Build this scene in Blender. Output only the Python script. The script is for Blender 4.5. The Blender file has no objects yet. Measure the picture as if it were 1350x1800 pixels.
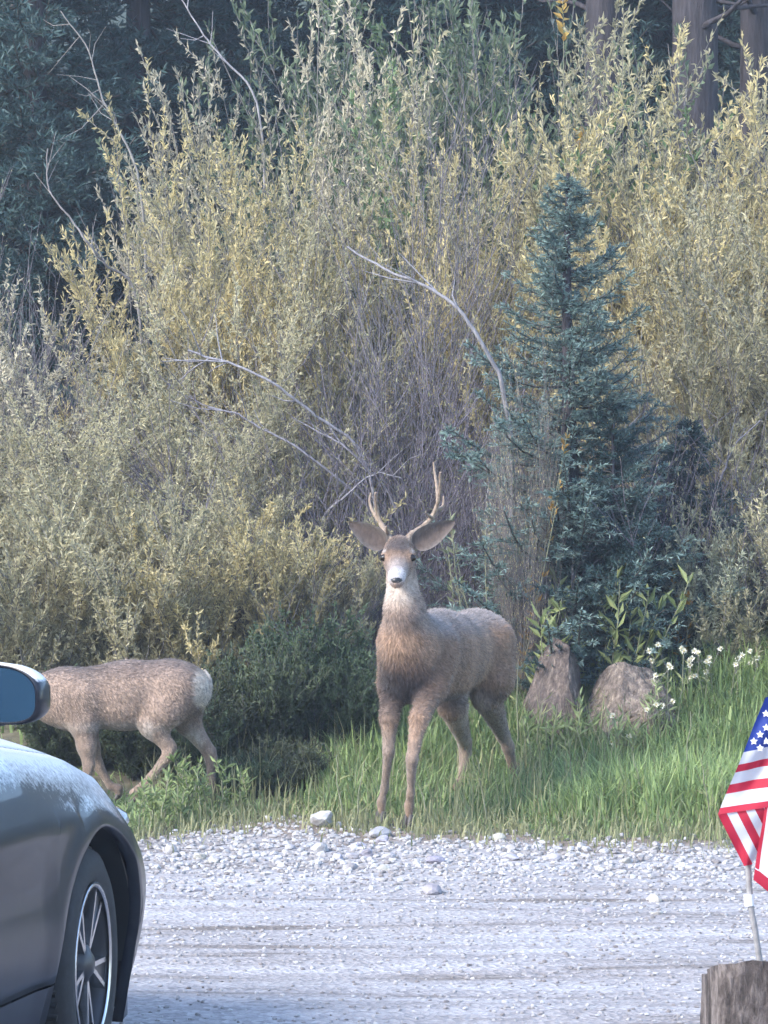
import bpy, math, random
import numpy as np
from mathutils import Vector

# ------------------------------------------------------------------ camera, world, sun, exposure
scene = bpy.context.scene
F_PX, CX, HY, CAM_H = 6570.0, 675.0, 736.0, 1.95      # focal length (px of the 1350x1800 frame), horizon row, eye height
cam_d = bpy.data.cameras.new('camera'); cam = bpy.data.objects.new('camera', cam_d)
scene.collection.objects.link(cam); scene.camera = cam
cam.location = (0, 0, CAM_H); cam.rotation_euler = (math.radians(90), 0, 0)
cam_d.sensor_fit = 'VERTICAL'; cam_d.sensor_height = 36.0; cam_d.sensor_width = 27.0
cam_d.lens = F_PX / 1800.0 * 36.0
cam_d.shift_y = -(900.0 - HY) / 1800.0
cam_d.clip_start = 0.1; cam_d.clip_end = 600.0

SUN_DIR = Vector((-0.62, -0.50, 0.60)).normalized()     # towards the sun
world = bpy.data.worlds.new('World'); scene.world = world; world.use_nodes = True
wn = world.node_tree; wn.nodes.clear()
w_out = wn.nodes.new('ShaderNodeOutputWorld'); w_bg = wn.nodes.new('ShaderNodeBackground')
w_sky = wn.nodes.new('ShaderNodeTexSky'); w_sky.sky_type = 'NISHITA'; w_sky.sun_disc = False
w_sky.sun_elevation = math.asin(SUN_DIR.z)
w_sky.sun_rotation = math.atan2(SUN_DIR.x, SUN_DIR.y)
w_sky.air_density = 1.0; w_sky.dust_density = 1.0; w_sky.ozone_density = 1.6
w_bg.inputs['Strength'].default_value = 0.15
wn.links.new(w_sky.outputs[0], w_bg.inputs[0]); wn.links.new(w_bg.outputs[0], w_out.inputs[0])

sun_d = bpy.data.lights.new('sun', 'SUN'); sun = bpy.data.objects.new('sun', sun_d)
scene.collection.objects.link(sun)
sun_d.energy = 1.35; sun_d.angle = math.radians(22); sun_d.color = (1.0, 0.94, 0.86)
sun.rotation_euler = SUN_DIR.to_track_quat('Z', 'Y').to_euler()
sun.location = (-8, 0, 12)

vs = scene.view_settings
vs.view_transform = 'Standard'; vs.look = 'None'; vs.gamma = 1.0; vs.use_curve_mapping = False
vs.exposure = 2.0
scene.render.film_transparent = False
scene.cycles.max_bounces = 4; scene.cycles.diffuse_bounces = 3; scene.cycles.transparent_max_bounces = 4
scene.cycles.use_denoising = True; scene.cycles.use_adaptive_sampling = True; scene.cycles.adaptive_threshold = 0.03

# ------------------------------------------------------------------ helpers
def at(px, Y): return ((px - CX) / F_PX * Y, Y, float(rise(Y)) - 0.01)
def P(px, py, Y):
    """photo pixel (1350x1800) at depth Y -> world point"""
    return np.array(((px - CX) / F_PX * Y, Y, CAM_H - (py - HY) / F_PX * Y))

def link(o, parent=None):
    scene.collection.objects.link(o)
    if parent is not None:
        o.parent = parent
    return o

def tag(o, label=None, cat=None, group=None, kind=None):
    if label: o['label'] = label
    if cat: o['category'] = cat
    if group: o['group'] = group
    if kind: o['kind'] = kind
    return o

def empty(name, loc=(0, 0, 0), rz=0.0):
    o = bpy.data.objects.new(name, None); o.empty_display_size = 0.2
    o.location = loc; o.rotation_euler = (0, 0, rz)
    return link(o)

class MB:
    """collects vertices, faces and per-vertex attributes"""
    def __init__(self):
        self.v, self.f, self.a, self.n = [], {}, {}, 0
    def add(self, v, faces, **attrs):
        v = np.asarray(v, float); faces = np.asarray(faces, int)
        self.v.append(v)
        self.f.setdefault(faces.shape[1], []).append(faces + self.n)
        for k, val in attrs.items():
            val = np.asarray(val, float)
            if val.ndim == 0: val = np.full(len(v), float(val))
            self.a.setdefault(k, []).append(val)
        self.n += len(v)
        return self
    def mesh(self, name, mat=None, smooth=True):
        me = bpy.data.meshes.new(name)
        v = np.concatenate(self.v); me.vertices.add(len(v)); me.vertices.foreach_set('co', v.ravel())
        loops, starts, tot = [], [], 0
        for k, fl in self.f.items():
            fa = np.concatenate(fl)
            loops.append(fa.ravel()); starts.append(tot + np.arange(len(fa)) * k); tot += fa.size
        loops = np.concatenate(loops); starts = np.concatenate(starts)
        me.loops.add(len(loops)); me.loops.foreach_set('vertex_index', loops.astype(np.int32))
        me.polygons.add(len(starts)); me.polygons.foreach_set('loop_start', starts.astype(np.int32))
        me.update(calc_edges=True)
        for k, al in self.a.items():
            av = np.concatenate(al)
            if av.ndim == 1:
                at = me.attributes.new(k, 'FLOAT', 'POINT'); at.data.foreach_set('value', av)
            elif av.shape[1] == 2:
                at = me.attributes.new(k, 'FLOAT2', 'POINT'); at.data.foreach_set('vector', av.ravel())
            else:
                at = me.attributes.new(k, 'FLOAT_COLOR', 'POINT')
                at.data.foreach_set('color', np.concatenate([av, np.ones((len(av), 1))], 1).ravel())
        me.polygons.foreach_set('use_smooth', np.full(len(starts), smooth))
        if mat: me.materials.append(mat)
        me.update()
        return me
    def build(self, name, mat=None, parent=None, smooth=True):
        return link(bpy.data.objects.new(name, self.mesh(name, mat, smooth)), parent)

def unit(v):
    v = np.asarray(v, float)
    return v / np.maximum(np.linalg.norm(v, axis=-1, keepdims=True), 1e-9)

def spline(pts, n):
    """Catmull-Rom through pts, n samples"""
    p = np.asarray(pts, float); p = np.concatenate([[2 * p[0] - p[1]], p, [2 * p[-1] - p[-2]]])
    m = len(p) - 3; u = np.linspace(0, m - 1e-6, n); i = u.astype(int); t = (u - i)[:, None]
    a, b, c, d = p[i], p[i + 1], p[i + 2], p[i + 3]
    return 0.5 * (2 * b + (c - a) * t + (2 * a - 5 * b + 4 * c - d) * t ** 2 + (3 * b - a - 3 * c + d) * t ** 3)

def tube(mb, pts, rad, sides=5, cap=True, **attrs):
    pts = np.asarray(pts, float); n = len(pts)
    rad = np.broadcast_to(np.asarray(rad, float), (n,))
    tan = unit(np.gradient(pts, axis=0))
    ref = np.array((0.31, 0.87, 0.12)) if abs(tan[:, 1]).mean() < 0.8 else np.array((1.0, 0.1, 0.2))
    a = unit(np.cross(tan, ref)); b = np.cross(tan, a)
    ang = np.arange(sides) / sides * 2 * math.pi
    ring = a[:, None, :] * np.cos(ang)[None, :, None] + b[:, None, :] * np.sin(ang)[None, :, None]
    v = (pts[:, None, :] + ring * rad[:, None, None]).reshape(-1, 3)
    i = np.arange(n - 1)[:, None] * sides; j = np.arange(sides)[None, :]; k = (j + 1) % sides
    f = np.stack([i + j, i + k, i + sides + k, i + sides + j], -1).reshape(-1, 4)
    mb.add(v, f, **attrs)
    if cap:
        for e, fl in ((0, -1), (n - 1, 1)):
            vv = np.concatenate([v[e * sides:(e + 1) * sides], pts[e:e + 1]])
            jj = np.arange(sides); kk = (jj + 1) % sides; cc = np.full(sides, sides)
            mb.add(vv, np.stack([jj, kk, cc] if fl > 0 else [kk, jj, cc], 1), **attrs)

def grid_faces(nu, nv):
    i, j = np.meshgrid(np.arange(nu - 1), np.arange(nv - 1), indexing='ij')
    a = i * nv + j
    return np.stack([a, a + nv, a + nv + 1, a + 1], -1).reshape(-1, 4)

def grid(mb, pts, **attrs):
    """pts: (nu, nv, 3)"""
    nu, nv = pts.shape[:2]
    mb.add(pts.reshape(-1, 3), grid_faces(nu, nv), **attrs)

def box(mb, c, s, **attrs):
    c = np.asarray(c, float); s = np.asarray(s, float) / 2
    v = np.array([(x, y, z) for x in (-1, 1) for y in (-1, 1) for z in (-1, 1)]) * s + c
    mb.add(v, [(0, 1, 3, 2), (4, 6, 7, 5), (0, 4, 5, 1), (2, 3, 7, 6), (0, 2, 6, 4), (1, 5, 7, 3)], **attrs)

def leaves(mb, base, direc, length, width, rng, droop=0.18, **attrs):
    """folded diamond leaves, one quad each"""
    n = len(base); direc = unit(direc)
    side = unit(np.cross(direc, rng.normal(size=(n, 3)))); nor = np.cross(side, direc)
    L = np.broadcast_to(np.asarray(length, float), (n,))[:, None]; W = np.broadcast_to(np.asarray(width, float), (n,))[:, None]
    mid = base + direc * L * 0.45
    v = np.stack([base, mid + side * W * 0.5 + nor * W * 0.15, base + direc * L - nor * L * droop,
                  mid - side * W * 0.5 + nor * W * 0.15], 1).reshape(-1, 3)
    f = np.arange(n * 4).reshape(-1, 4)
    mb.add(v, f, **{k: np.repeat(np.asarray(val), 4) for k, val in attrs.items()})

def vnoise(p, seed=0, octaves=3):
    """cheap smooth pseudo-noise in about -1..1 for (n,3) points"""
    r = np.random.default_rng(abs(int(seed))); out = np.zeros(len(p)); amp, fr = 1.0, 1.0
    for _ in range(octaves):
        for _ in range(3):
            k = r.normal(size=3) * fr; out += amp * np.sin(p @ k + r.uniform(0, 6.28)) / 2.2
        amp *= 0.5; fr *= 2.1
    return out

# ------------------------------------------------------------------ materials
def mat_new(name):
    m = bpy.data.materials.new(name); m.use_nodes = True
    nt = m.node_tree; nt.nodes.clear()
    out = nt.nodes.new('ShaderNodeOutputMaterial'); bs = nt.nodes.new('ShaderNodeBsdfPrincipled')
    nt.links.new(bs.outputs[0], out.inputs[0])
    return m, nt, bs, out
def nd(nt, kind, **kw):
    n = nt.nodes.new(kind)
    for k, v in kw.items(): setattr(n, k, v)
    return n
def ramp(nt, fac, stops):
    r = nt.nodes.new('ShaderNodeValToRGB'); e = r.color_ramp.elements
    while len(e) < len(stops): e.new(0.5)
    for el, (p, c) in zip(e, stops): el.position = p; el.color = (*c, 1)
    nt.links.new(fac, r.inputs[0]); return r.outputs[0]
def noise(nt, scale, detail=4, vec=None, rough=0.55):
    n = nt.nodes.new('ShaderNodeTexNoise'); n.inputs['Scale'].default_value = scale
    n.inputs['Detail'].default_value = detail; n.inputs['Roughness'].default_value = rough
    if vec is not None: nt.links.new(vec, n.inputs['Vector'])
    return n.outputs['Fac']
def coord(nt, scale=(1, 1, 1), which='Object'):
    tc = nt.nodes.new('ShaderNodeTexCoord'); mp = nt.nodes.new('ShaderNodeMapping')
    mp.inputs['Scale'].default_value = scale
    nt.links.new(tc.outputs[which], mp.inputs[0]); return mp.outputs[0]
def mix(nt, fac, a, b, mode='MIX'):
    m = nt.nodes.new('ShaderNodeMix'); m.data_type = 'RGBA'; m.blend_type = mode
    for sock, val in ((0, fac), (6, a), (7, b)):
        if isinstance(val, bpy.types.NodeSocket): nt.links.new(val, m.inputs[sock])
        else: m.inputs[sock].default_value = val if sock == 0 else (*val, 1)
    return m.outputs[2]
def bump(nt, bs, h, strength=0.4, dist=0.01):
    b = nt.nodes.new('ShaderNodeBump'); b.inputs['Strength'].default_value = strength; b.inputs['Distance'].default_value = dist
    nt.links.new(h, b.inputs['Height']); nt.links.new(b.outputs[0], bs.inputs['Normal'])

def plain(name, col, rough=0.6, metal=0.0, spec=0.5, coat=0.0, var=0.0, scale=20):
    m, nt, bs, _ = mat_new(name)
    bs.inputs['Roughness'].default_value = rough; bs.inputs['Metallic'].default_value = metal
    bs.inputs['Specular IOR Level'].default_value = spec; bs.inputs['Coat Weight'].default_value = coat
    bs.inputs['Coat Roughness'].default_value = 0.04
    if var:
        f = noise(nt, scale, 4, coord(nt))
        c = ramp(nt, f, [(0.25, tuple(x * (1 - var) for x in col)), (0.75, tuple(min(1, x * (1 + var)) for x in col))])
        nt.links.new(c, bs.inputs['Base Color']); bump(nt, bs, f, 0.15, 0.003)
    else: bs.inputs['Base Color'].default_value = (*col, 1)
    return m

def leaf_mat(name, dark, lite, transl=0.35, rough=0.55):
    """leaf colour from the per-leaf tint, tinted by the object's own colour"""
    m, nt, bs, out = mat_new(name)
    at = nd(nt, 'ShaderNodeAttribute', attribute_name='tint')
    c = ramp(nt, at.outputs['Fac'], [(0.0, dark), (1.0, lite)])
    oi = nd(nt, 'ShaderNodeObjectInfo')
    c = mix(nt, 1.0, c, oi.outputs['Color'], 'MULTIPLY')
    nt.links.new(c, bs.inputs['Base Color']); bs.inputs['Roughness'].default_value = rough
    bs.inputs['Specular IOR Level'].default_value = 0.3
    tr = nd(nt, 'ShaderNodeBsdfTranslucent'); nt.links.new(c, tr.inputs[0])
    mx = nd(nt, 'ShaderNodeMixShader'); mx.inputs[0].default_value = transl
    nt.links.new(bs.outputs[0], mx.inputs[1]); nt.links.new(tr.outputs[0], mx.inputs[2]); nt.links.new(mx.outputs[0], out.inputs[0])
    return m

def bark_mat(name, dark, lite, sc=(14, 14, 3), rough=0.85, strength=0.5, dist=0.01):
    m, nt, bs, _ = mat_new(name)
    f = noise(nt, 3.0, 6, coord(nt, sc), 0.65)
    c = ramp(nt, f, [(0.3, dark), (0.7, lite)])
    oi = nd(nt, 'ShaderNodeObjectInfo')
    nt.links.new(mix(nt, 1.0, c, oi.outputs['Color'], 'MULTIPLY'), bs.inputs['Base Color'])
    bs.inputs['Roughness'].default_value = rough; bs.inputs['Specular IOR Level'].default_value = 0.25
    bump(nt, bs, f, strength, dist)
    return m

M = {}
M['willow_leaf'] = leaf_mat('willow_leaf', (0.20, 0.197, 0.14), (0.62, 0.575, 0.395), 0.4)
M['green_leaf'] = leaf_mat('green_leaf', (0.075, 0.10, 0.065), (0.24, 0.275, 0.155), 0.35)
M['weed_leaf'] = leaf_mat('weed_leaf', (0.12, 0.16, 0.08), (0.36, 0.38, 0.20), 0.35)
M['orange_leaf'] = leaf_mat('orange_leaf', (0.30, 0.16, 0.04), (0.55, 0.36, 0.10), 0.4)
M['grass'] = leaf_mat('grass_blade', (0.085, 0.135, 0.075), (0.27, 0.35, 0.18), 0.4, 0.5)
M['needle'] = leaf_mat('spruce_needle', (0.020, 0.038, 0.034), (0.085, 0.125, 0.110), 0.12, 0.5)
M['twig'] = bark_mat('willow_twig', (0.10, 0.095, 0.092), (0.27, 0.255, 0.24), strength=0.2)
M['grey_twig'] = bark_mat('bare_twig', (0.10, 0.09, 0.10), (0.28, 0.26, 0.27), strength=0.2)
M['dead_wood'] = bark_mat('dead_wood', (0.20, 0.19, 0.19), (0.50, 0.48, 0.47), strength=0.3)
M['bark'] = bark_mat('conifer_bark', (0.022, 0.02, 0.023), (0.075, 0.068, 0.078), (9, 9, 1.2), strength=0.9, dist=0.03)
M['petal'] = plain('flower_petal', (0.72, 0.70, 0.58), 0.7)
M['flower_eye'] = plain('flower_seedhead', (0.45, 0.38, 0.20), 0.8)

def hair_mat():
    m, nt, bs, out = mat_new('deer_coat')
    at = nd(nt, 'ShaderNodeAttribute', attribute_name='coat')
    f = noise(nt, 3.2, 6, coord(nt, (14, 14, 9)), 0.7)
    f2 = noise(nt, 70.0, 3, coord(nt, (1, 1, 0.35)))
    c = mix(nt, 1.0, at.outputs['Color'], ramp(nt, f, [(0.28, (0.72, 0.72, 0.74)), (0.72, (1.22, 1.18, 1.14))]), 'MULTIPLY')
    c = mix(nt, 1.0, c, ramp(nt, f2, [(0.3, (0.78, 0.78, 0.78)), (0.7, (1.2, 1.2, 1.2))]), 'MULTIPLY')
    nt.links.new(c, bs.inputs['Base Color'])
    bs.inputs['Roughness'].default_value = 0.85; bs.inputs['Specular IOR Level'].default_value = 0.15
    bs.inputs['Sheen Weight'].default_value = 0.25; bs.inputs['Sheen Roughness'].default_value = 0.5
    bump(nt, bs, f2, 0.5, 0.006)
    return m
M['coat'] = hair_mat()
M['antler'] = bark_mat('antler_bone', (0.13, 0.09, 0.065), (0.38, 0.30, 0.23), (30, 30, 10), 0.6, 0.3, 0.003)
M['eye'] = plain('deer_eye', (0.012, 0.009, 0.008), 0.08)
M['nose'] = plain('deer_nose', (0.018, 0.018, 0.020), 0.35)
M['hoof'] = plain('deer_hoof', (0.05, 0.04, 0.035), 0.5)

# ------------------------------------------------------------------ ground, gravel lot, hills
def ground_mat():
    m, nt, bs, _ = mat_new('soil')
    v = coord(nt)
    f = noise(nt, 1.4, 8, v, 0.65); g = noise(nt, 22.0, 5, v)
    c = ramp(nt, f, [(0.3, (0.07, 0.065, 0.045)), (0.5, (0.13, 0.115, 0.08)), (0.72, (0.10, 0.12, 0.055))])
    c = mix(nt, 1.0, c, ramp(nt, g, [(0.3, (0.7, 0.7, 0.7)), (0.7, (1.25, 1.25, 1.25))]), 'MULTIPLY')
    nt.links.new(c, bs.inputs['Base Color']); bs.inputs['Roughness'].default_value = 0.95
    bump(nt, bs, g, 0.6, 0.03); return m
def gravel_ground_mat():
    m, nt, bs, _ = mat_new('crushed_gravel')
    v = coord(nt); vl = coord(nt, (0.35, 3.0, 1))
    big = noise(nt, 1.6, 5, vl, 0.6); fine = noise(nt, 55.0, 4, v)
    vo = nt.nodes.new('ShaderNodeTexVoronoi'); vo.inputs['Scale'].default_value = 42; nt.links.new(v, vo.inputs['Vector'])
    c = ramp(nt, big, [(0.33, (0.17, 0.145, 0.125)), (0.43, (0.31, 0.29, 0.28)), (0.66, (0.43, 0.415, 0.41))])
    c = mix(nt, 1.0, c, ramp(nt, vo.outputs['Color'], [(0.1, (0.72, 0.72, 0.74)), (0.9, (1.16, 1.16, 1.18))]), 'MULTIPLY')
    c = mix(nt, 1.0, c, ramp(nt, fine, [(0.3, (0.82, 0.80, 0.80)), (0.7, (1.12, 1.12, 1.12))]), 'MULTIPLY')
    at = nd(nt, 'ShaderNodeAttribute', attribute_name='dirt'); c = mix(nt, at.outputs['Fac'], c, (0.20, 0.155, 0.12))
    nt.links.new(c, bs.inputs['Base Color']); bs.inputs['Roughness'].default_value = 0.92
    ad = nt.nodes.new('ShaderNodeMath'); ad.operation = 'ADD'
    nt.links.new(vo.outputs['Distance'], ad.inputs[0]); nt.links.new(fine, ad.inputs[1])
    bump(nt, bs, ad.outputs[0], 0.7, 0.012); return m
def stone_mat(name, lo, mid, hi):
    m, nt, bs, _ = mat_new(name)
    at = nd(nt, 'ShaderNodeAttribute', attribute_name='tint')
    oi = nd(nt, 'ShaderNodeObjectInfo')
    f = noise(nt, 30.0, 4, coord(nt))
    c = ramp(nt, at.outputs['Fac'], [(0.0, lo), (0.5, mid), (1.0, hi)])
    c = mix(nt, 1.0, c, ramp(nt, f, [(0.3, (0.8, 0.8, 0.8)), (0.7, (1.15, 1.15, 1.15))]), 'MULTIPLY')
    c = mix(nt, 1.0, c, oi.outputs['Color'], 'MULTIPLY')
    nt.links.new(c, bs.inputs['Base Color']); bs.inputs['Roughness'].default_value = 0.85
    bump(nt, bs, f, 0.4, 0.005); return m
M['soil'] = ground_mat(); M['gravel_ground'] = gravel_ground_mat()
M['gravel'] = stone_mat('gravel_stone', (0.16, 0.14, 0.135), (0.31, 0.295, 0.29), (0.50, 0.49, 0.49))
M['forest'] = plain('forested_slope', (0.028, 0.042, 0.036), 0.95, var=0.5, scale=0.6)

def rise(y):     # the ground climbs a little towards the thicket
    k = np.clip((np.asarray(y, float) - 18.9) / 1.7, 0, 1); return 0.40 * k * k * (3 - 2 * k)
def edge_y(x):   # where the gravel meets the vegetation, in metres from the camera
    return 17.25 + 0.16 * np.sin(x * 2.1 + 0.6) + 0.10 * np.sin(x * 5.3) + 0.07 * np.sin(x * 11.7 + 1) + 0.05 * np.sin(x * 23.0) + 0.95 * np.exp(-((x + 0.50) / 0.42) ** 2)

mb = MB()
xs = np.concatenate([np.linspace(-68, -8, 12), np.linspace(-7, 7, 40), np.linspace(8, 68, 12)])
ys = np.concatenate([np.linspace(-58, 0, 10), np.linspace(2, 40, 70), np.linspace(45, 74, 6)])
gx, gy = np.meshgrid(xs, ys, indexing='ij')
gz = 0.03 * np.clip((gy - 17.5) / 2, 0, 1) * vnoise(np.stack([gx * 1.3, gy * 1.3, gx * 0], -1).reshape(-1, 3), 3).reshape(gx.shape)
gz = gz + rise(gy)
grid(mb, np.stack([gx, gy, gz - 0.012], -1))
tag(mb.build('ground', M['soil']), 'dark weedy soil under the thicket', kind='structure')

mb = MB()
us = np.linspace(-5, 5, 260); vs_ = np.linspace(0, 1, 160) ** 0.7
gx = np.repeat(us[:, None], 160, 1); gy = -4 + (edge_y(gx) + 4.0) * vs_[None, :]
def lot_z(x_, y_):
    x_, y_ = np.asarray(x_, float), np.asarray(y_, float); v_ = (y_ + 4) / (edge_y(x_) + 4.0)
    z_ = 0.007 * vnoise(np.stack([x_ * 1.0, y_ * 4.0, x_ * 0], -1).reshape(-1, 3), 8).reshape(x_.shape)
    return (z_ + 0.010) * np.clip((1 - v_) * 14, 0, 1) + 0.004
gz = lot_z(gx, gy)
dirt = np.clip(np.maximum((gy - edge_y(gx) + 0.62) / 0.5, (gy - 17.15) / 0.3) + 0.35 * vnoise(np.stack([gx * 4, gy * 4, gx * 0], -1).reshape(-1, 3), 14).reshape(gx.shape), 0, 1)
grid(mb, np.stack([gx, gy, gz], -1), dirt=dirt.ravel())
tag(mb.build('gravel_lot', M['gravel_ground']), 'pale grey gravel lot in front of the grass', kind='structure')

mb = MB()   # forested slopes around the valley
for (y0, y1, h, sgn) in ((42, 66, 13, 1), (-26, -50, 13, -1)):
    gx, t = np.meshgrid(np.linspace(-62, 62, 60), np.linspace(0, 1, 14), indexing='ij')
    gy = y0 + (y1 - y0) * t
    gz = h * t ** 0.8 + 1.6 * vnoise(np.stack([gx * 0.35, gy * 0.35, gx * 0], -1).reshape(-1, 3), 5 + y0).reshape(gx.shape) * np.clip(t * 5, 0, 1) - 0.3
    mb2 = MB(); grid(mb2, np.stack([gx, gy, gz], -1))
    tag(mb2.build('hillside', M['forest']), 'dark forested hillside', kind='structure')

# gravel stones
rng = np.random.default_rng(11)
ICO_V = []
ph = (1 + 5 ** 0.5) / 2
ICO_V = unit(np.array([(-1, ph, 0), (1, ph, 0), (-1, -ph, 0), (1, -ph, 0), (0, -1, ph), (0, 1, ph), (0, -1, -ph), (0, 1, -ph), (ph, 0, -1), (ph, 0, 1), (-ph, 0, -1), (-ph, 0, 1)]))
ICO_F = np.array([(0, 11, 5), (0, 5, 1), (0, 1, 7), (0, 7, 10), (0, 10, 11), (1, 5, 9), (5, 11, 4), (11, 10, 2), (10, 7, 6), (7, 1, 8), (3, 9, 4), (3, 4, 2), (3, 2, 6), (3, 6, 8), (3, 8, 9), (4, 9, 5), (2, 4, 11), (6, 2, 10), (8, 6, 7), (9, 8, 1)])
def stones(mb, x, y, z, size, rng):
    n = len(x)
    v = ICO_V[None] * (1 + rng.uniform(-0.28, 0.28, (n, 12, 1)))
    sc = np.stack([rng.uniform(0.8, 1.35, n), rng.uniform(0.7, 1.2, n), rng.uniform(0.5, 0.85, n)], 1) * size[:, None]
    v = v * sc[:, None, :]
    a = rng.uniform(0, 6.28, n); ca, sa = np.cos(a)[:, None], np.sin(a)[:, None]
    v = np.stack([v[..., 0] * ca - v[..., 1] * sa, v[..., 0] * sa + v[..., 1] * ca, v[..., 2]], -1)
    v += np.stack([x, y, z + size * 0.25], 1)[:, None, :]
    f = (ICO_F[None] + (np.arange(n) * 12)[:, None, None]).reshape(-1, 3)
    mb.add(v.reshape(-1, 3), f, tint=np.repeat(np.clip(rng.beta(2.2, 2.0, n), 0, 1), 12))
mb = MB()
n = 42000
x = rng.uniform(-3.2, 3.2, n); u = rng.uniform(0, 1, n) ** 0.85
y = 10.5 + (edge_y(x) + 0.15 - 10.5) * u
band = np.clip((y - 14.6) / 2.0, 0, 1)
ok = rng.uniform(size=n) < (0.35 + 0.65 * band) * np.clip(0.75 + 0.5 * vnoise(np.stack([x * 0.9, y * 3.2, 0 * x], 1), 31), 0.12, 1) * np.clip(1.25 - (y - edge_y(x) + 0.55) / 0.6, 0.3, 1)
x, y, band = x[ok], y[ok], band[ok]; n = len(x)
size = rng.uniform(0.004, 0.010, n) * (1 + 1.3 * band * rng.uniform(0.2, 1, n) ** 1.5)
stones(mb, x, y, lot_z(x, y), size, rng)
tag(mb.build('gravel', M['gravel'], smooth=False), 'loose pale gravel scattered over the lot', 'gravel', kind='stuff')

# bigger loose stones, each its own
def rock_mesh(name, seed, mat, rough=0.2, sub=2):
    r = np.random.default_rng(seed); v, f = ICO_V.copy(), ICO_F.copy()
    for _ in range(sub):
        e = {}; nv = list(v); nf = []
        def mid(a, b):
            k = (min(a, b), max(a, b))
            if k not in e: e[k] = len(nv); nv.append(unit(v[a] + v[b]))
            return e[k]
        for a, b, c in f:
            ab, bc, ca = mid(a, b), mid(b, c), mid(c, a)
            nf += [(a, ab, ca), (b, bc, ab), (c, ca, bc), (ab, bc, ca)]
        v, f = np.array(nv), np.array(nf)
    for _ in range(9):      # planar chips
        d = unit(r.normal(size=3)); lim = r.uniform(0.55, 0.85); over = np.maximum(v @ d - lim, 0)
        v = v - over[:, None] * d * 0.9
    v = v * (1 + rough * 0.35 * vnoise(v * 2.2, seed + 1)[:, None] + rough * 0.10 * vnoise(v * 9, seed + 3)[:, None])
    m = MB(); m.add(v, f, tint=np.clip(0.62 + 0.25 * vnoise(v * 2.5, seed + 2), 0, 1)); return m.mesh(name, mat, False)
pale_meshes = [rock_mesh('stone', 40 + i, M['gravel'], sub=1) for i in range(4)]
def rock(name, me, loc, sc, rz, col, label, cat, group=None):
    o = bpy.data.objects.new(name, me); o.location = loc; o.scale = sc; o.rotation_euler = (0, 0, rz); o.color = (*col, 1)
    tag(o, label, cat, group); return link(o)
r = random.Random(5)
for i in range(30):
    px = r.uniform(255, 1290); yb = r.choice((r.uniform(1478, 1530), r.uniform(1475, 1620)))
    Y = F_PX * CAM_H / (yb - HY); s = r.uniform(0.018, 0.034) * (1.25 if 560 < px < 860 else 1)
    rock('stone', pale_meshes[i % 4], ((px - CX) / F_PX * Y, Y, 0.012 + s * 0.3), (s * r.uniform(0.9, 1.5), s, s * r.uniform(0.6, 0.95)), r.uniform(0, 6.28),
         (r.uniform(0.9, 1.15),) * 2 + (r.uniform(0.95, 1.2),), 'fist sized pale angular stone lying in the gravel', 'stone', 'pale stones along the gravel edge')
Yw = F_PX * CAM_H / (1455 - HY)
rock('stone', pale_meshes[1], ((567 - CX) / F_PX * Yw, Yw, 0.045), (0.075, 0.05, 0.04), 0.4, (1.35, 1.38, 1.4), 'white stone lying alone at the weed edge left of the buck', 'stone')
Yw = F_PX * CAM_H / (1474 - HY)
rock('stone', pale_meshes[2], ((668 - CX) / F_PX * Yw, Yw, 0.03), (0.085, 0.05, 0.03), 1.2, (1.05, 1.05, 1.1), 'flat pale slab of stone at the edge below the buck', 'stone')

# ------------------------------------------------------------------ deer
def surface_nets(f, org, h):
    """naive surface nets on a scalar grid, inside f < 0"""
    s = f < 0
    nx, ny, nz = f.shape
    c = [(i, j, k) for i in (0, 1) for j in (0, 1) for k in (0, 1)]
    cs = np.stack([s[i:nx - 1 + i, j:ny - 1 + j, k:nz - 1 + k] for i, j, k in c], -1)
    act = cs.any(-1) & ~cs.all(-1)
    idx = np.full(act.shape, -1); cells = np.argwhere(act); idx[act] = np.arange(len(cells))
    fv = np.stack([f[cells[:, 0] + i, cells[:, 1] + j, cells[:, 2] + k] for i, j, k in c], 1)
    acc = np.zeros((len(cells), 3)); cnt = np.zeros(len(cells))
    for a in range(8):
        for b in range(a + 1, 8):
            if sum(abs(np.subtract(c[a], c[b]))) != 1: continue
            cr = (fv[:, a] < 0) != (fv[:, b] < 0)
            t = np.where(cr, fv[:, a] / np.where(cr, fv[:, a] - fv[:, b], 1), 0)
            p = np.array(c[a], float) + t[:, None] * (np.array(c[b], float) - np.array(c[a], float))
            acc += p * cr[:, None]; cnt += cr
    v = org + h * (cells + acc / cnt[:, None])
    quads = []
    for ax in range(3):
        s0 = [slice(None)] * 3; s1 = [slice(None)] * 3; s0[ax] = slice(0, -1); s1[ax] = slice(1, None)
        a, b = s[tuple(s0)], s[tuple(s1)]; e = np.argwhere(a != b); up = a[a != b]
        o1, o2 = [(1, 2), (2, 0), (0, 1)][ax]
        ok = (e[:, o1] > 0) & (e[:, o2] > 0); e, up = e[ok], up[ok]
        def cell(d1, d2):
            q = e.copy(); q[:, o1] -= d1; q[:, o2] -= d2; return idx[q[:, 0], q[:, 1], q[:, 2]]
        q = np.stack([cell(1, 1), cell(0, 1), cell(0, 0), cell(1, 0)], 1)
        q[~up] = q[~up][:, ::-1]; quads.append(q)
    q = np.concatenate(quads)
    return v, q[(q >= 0).all(1)]

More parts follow.
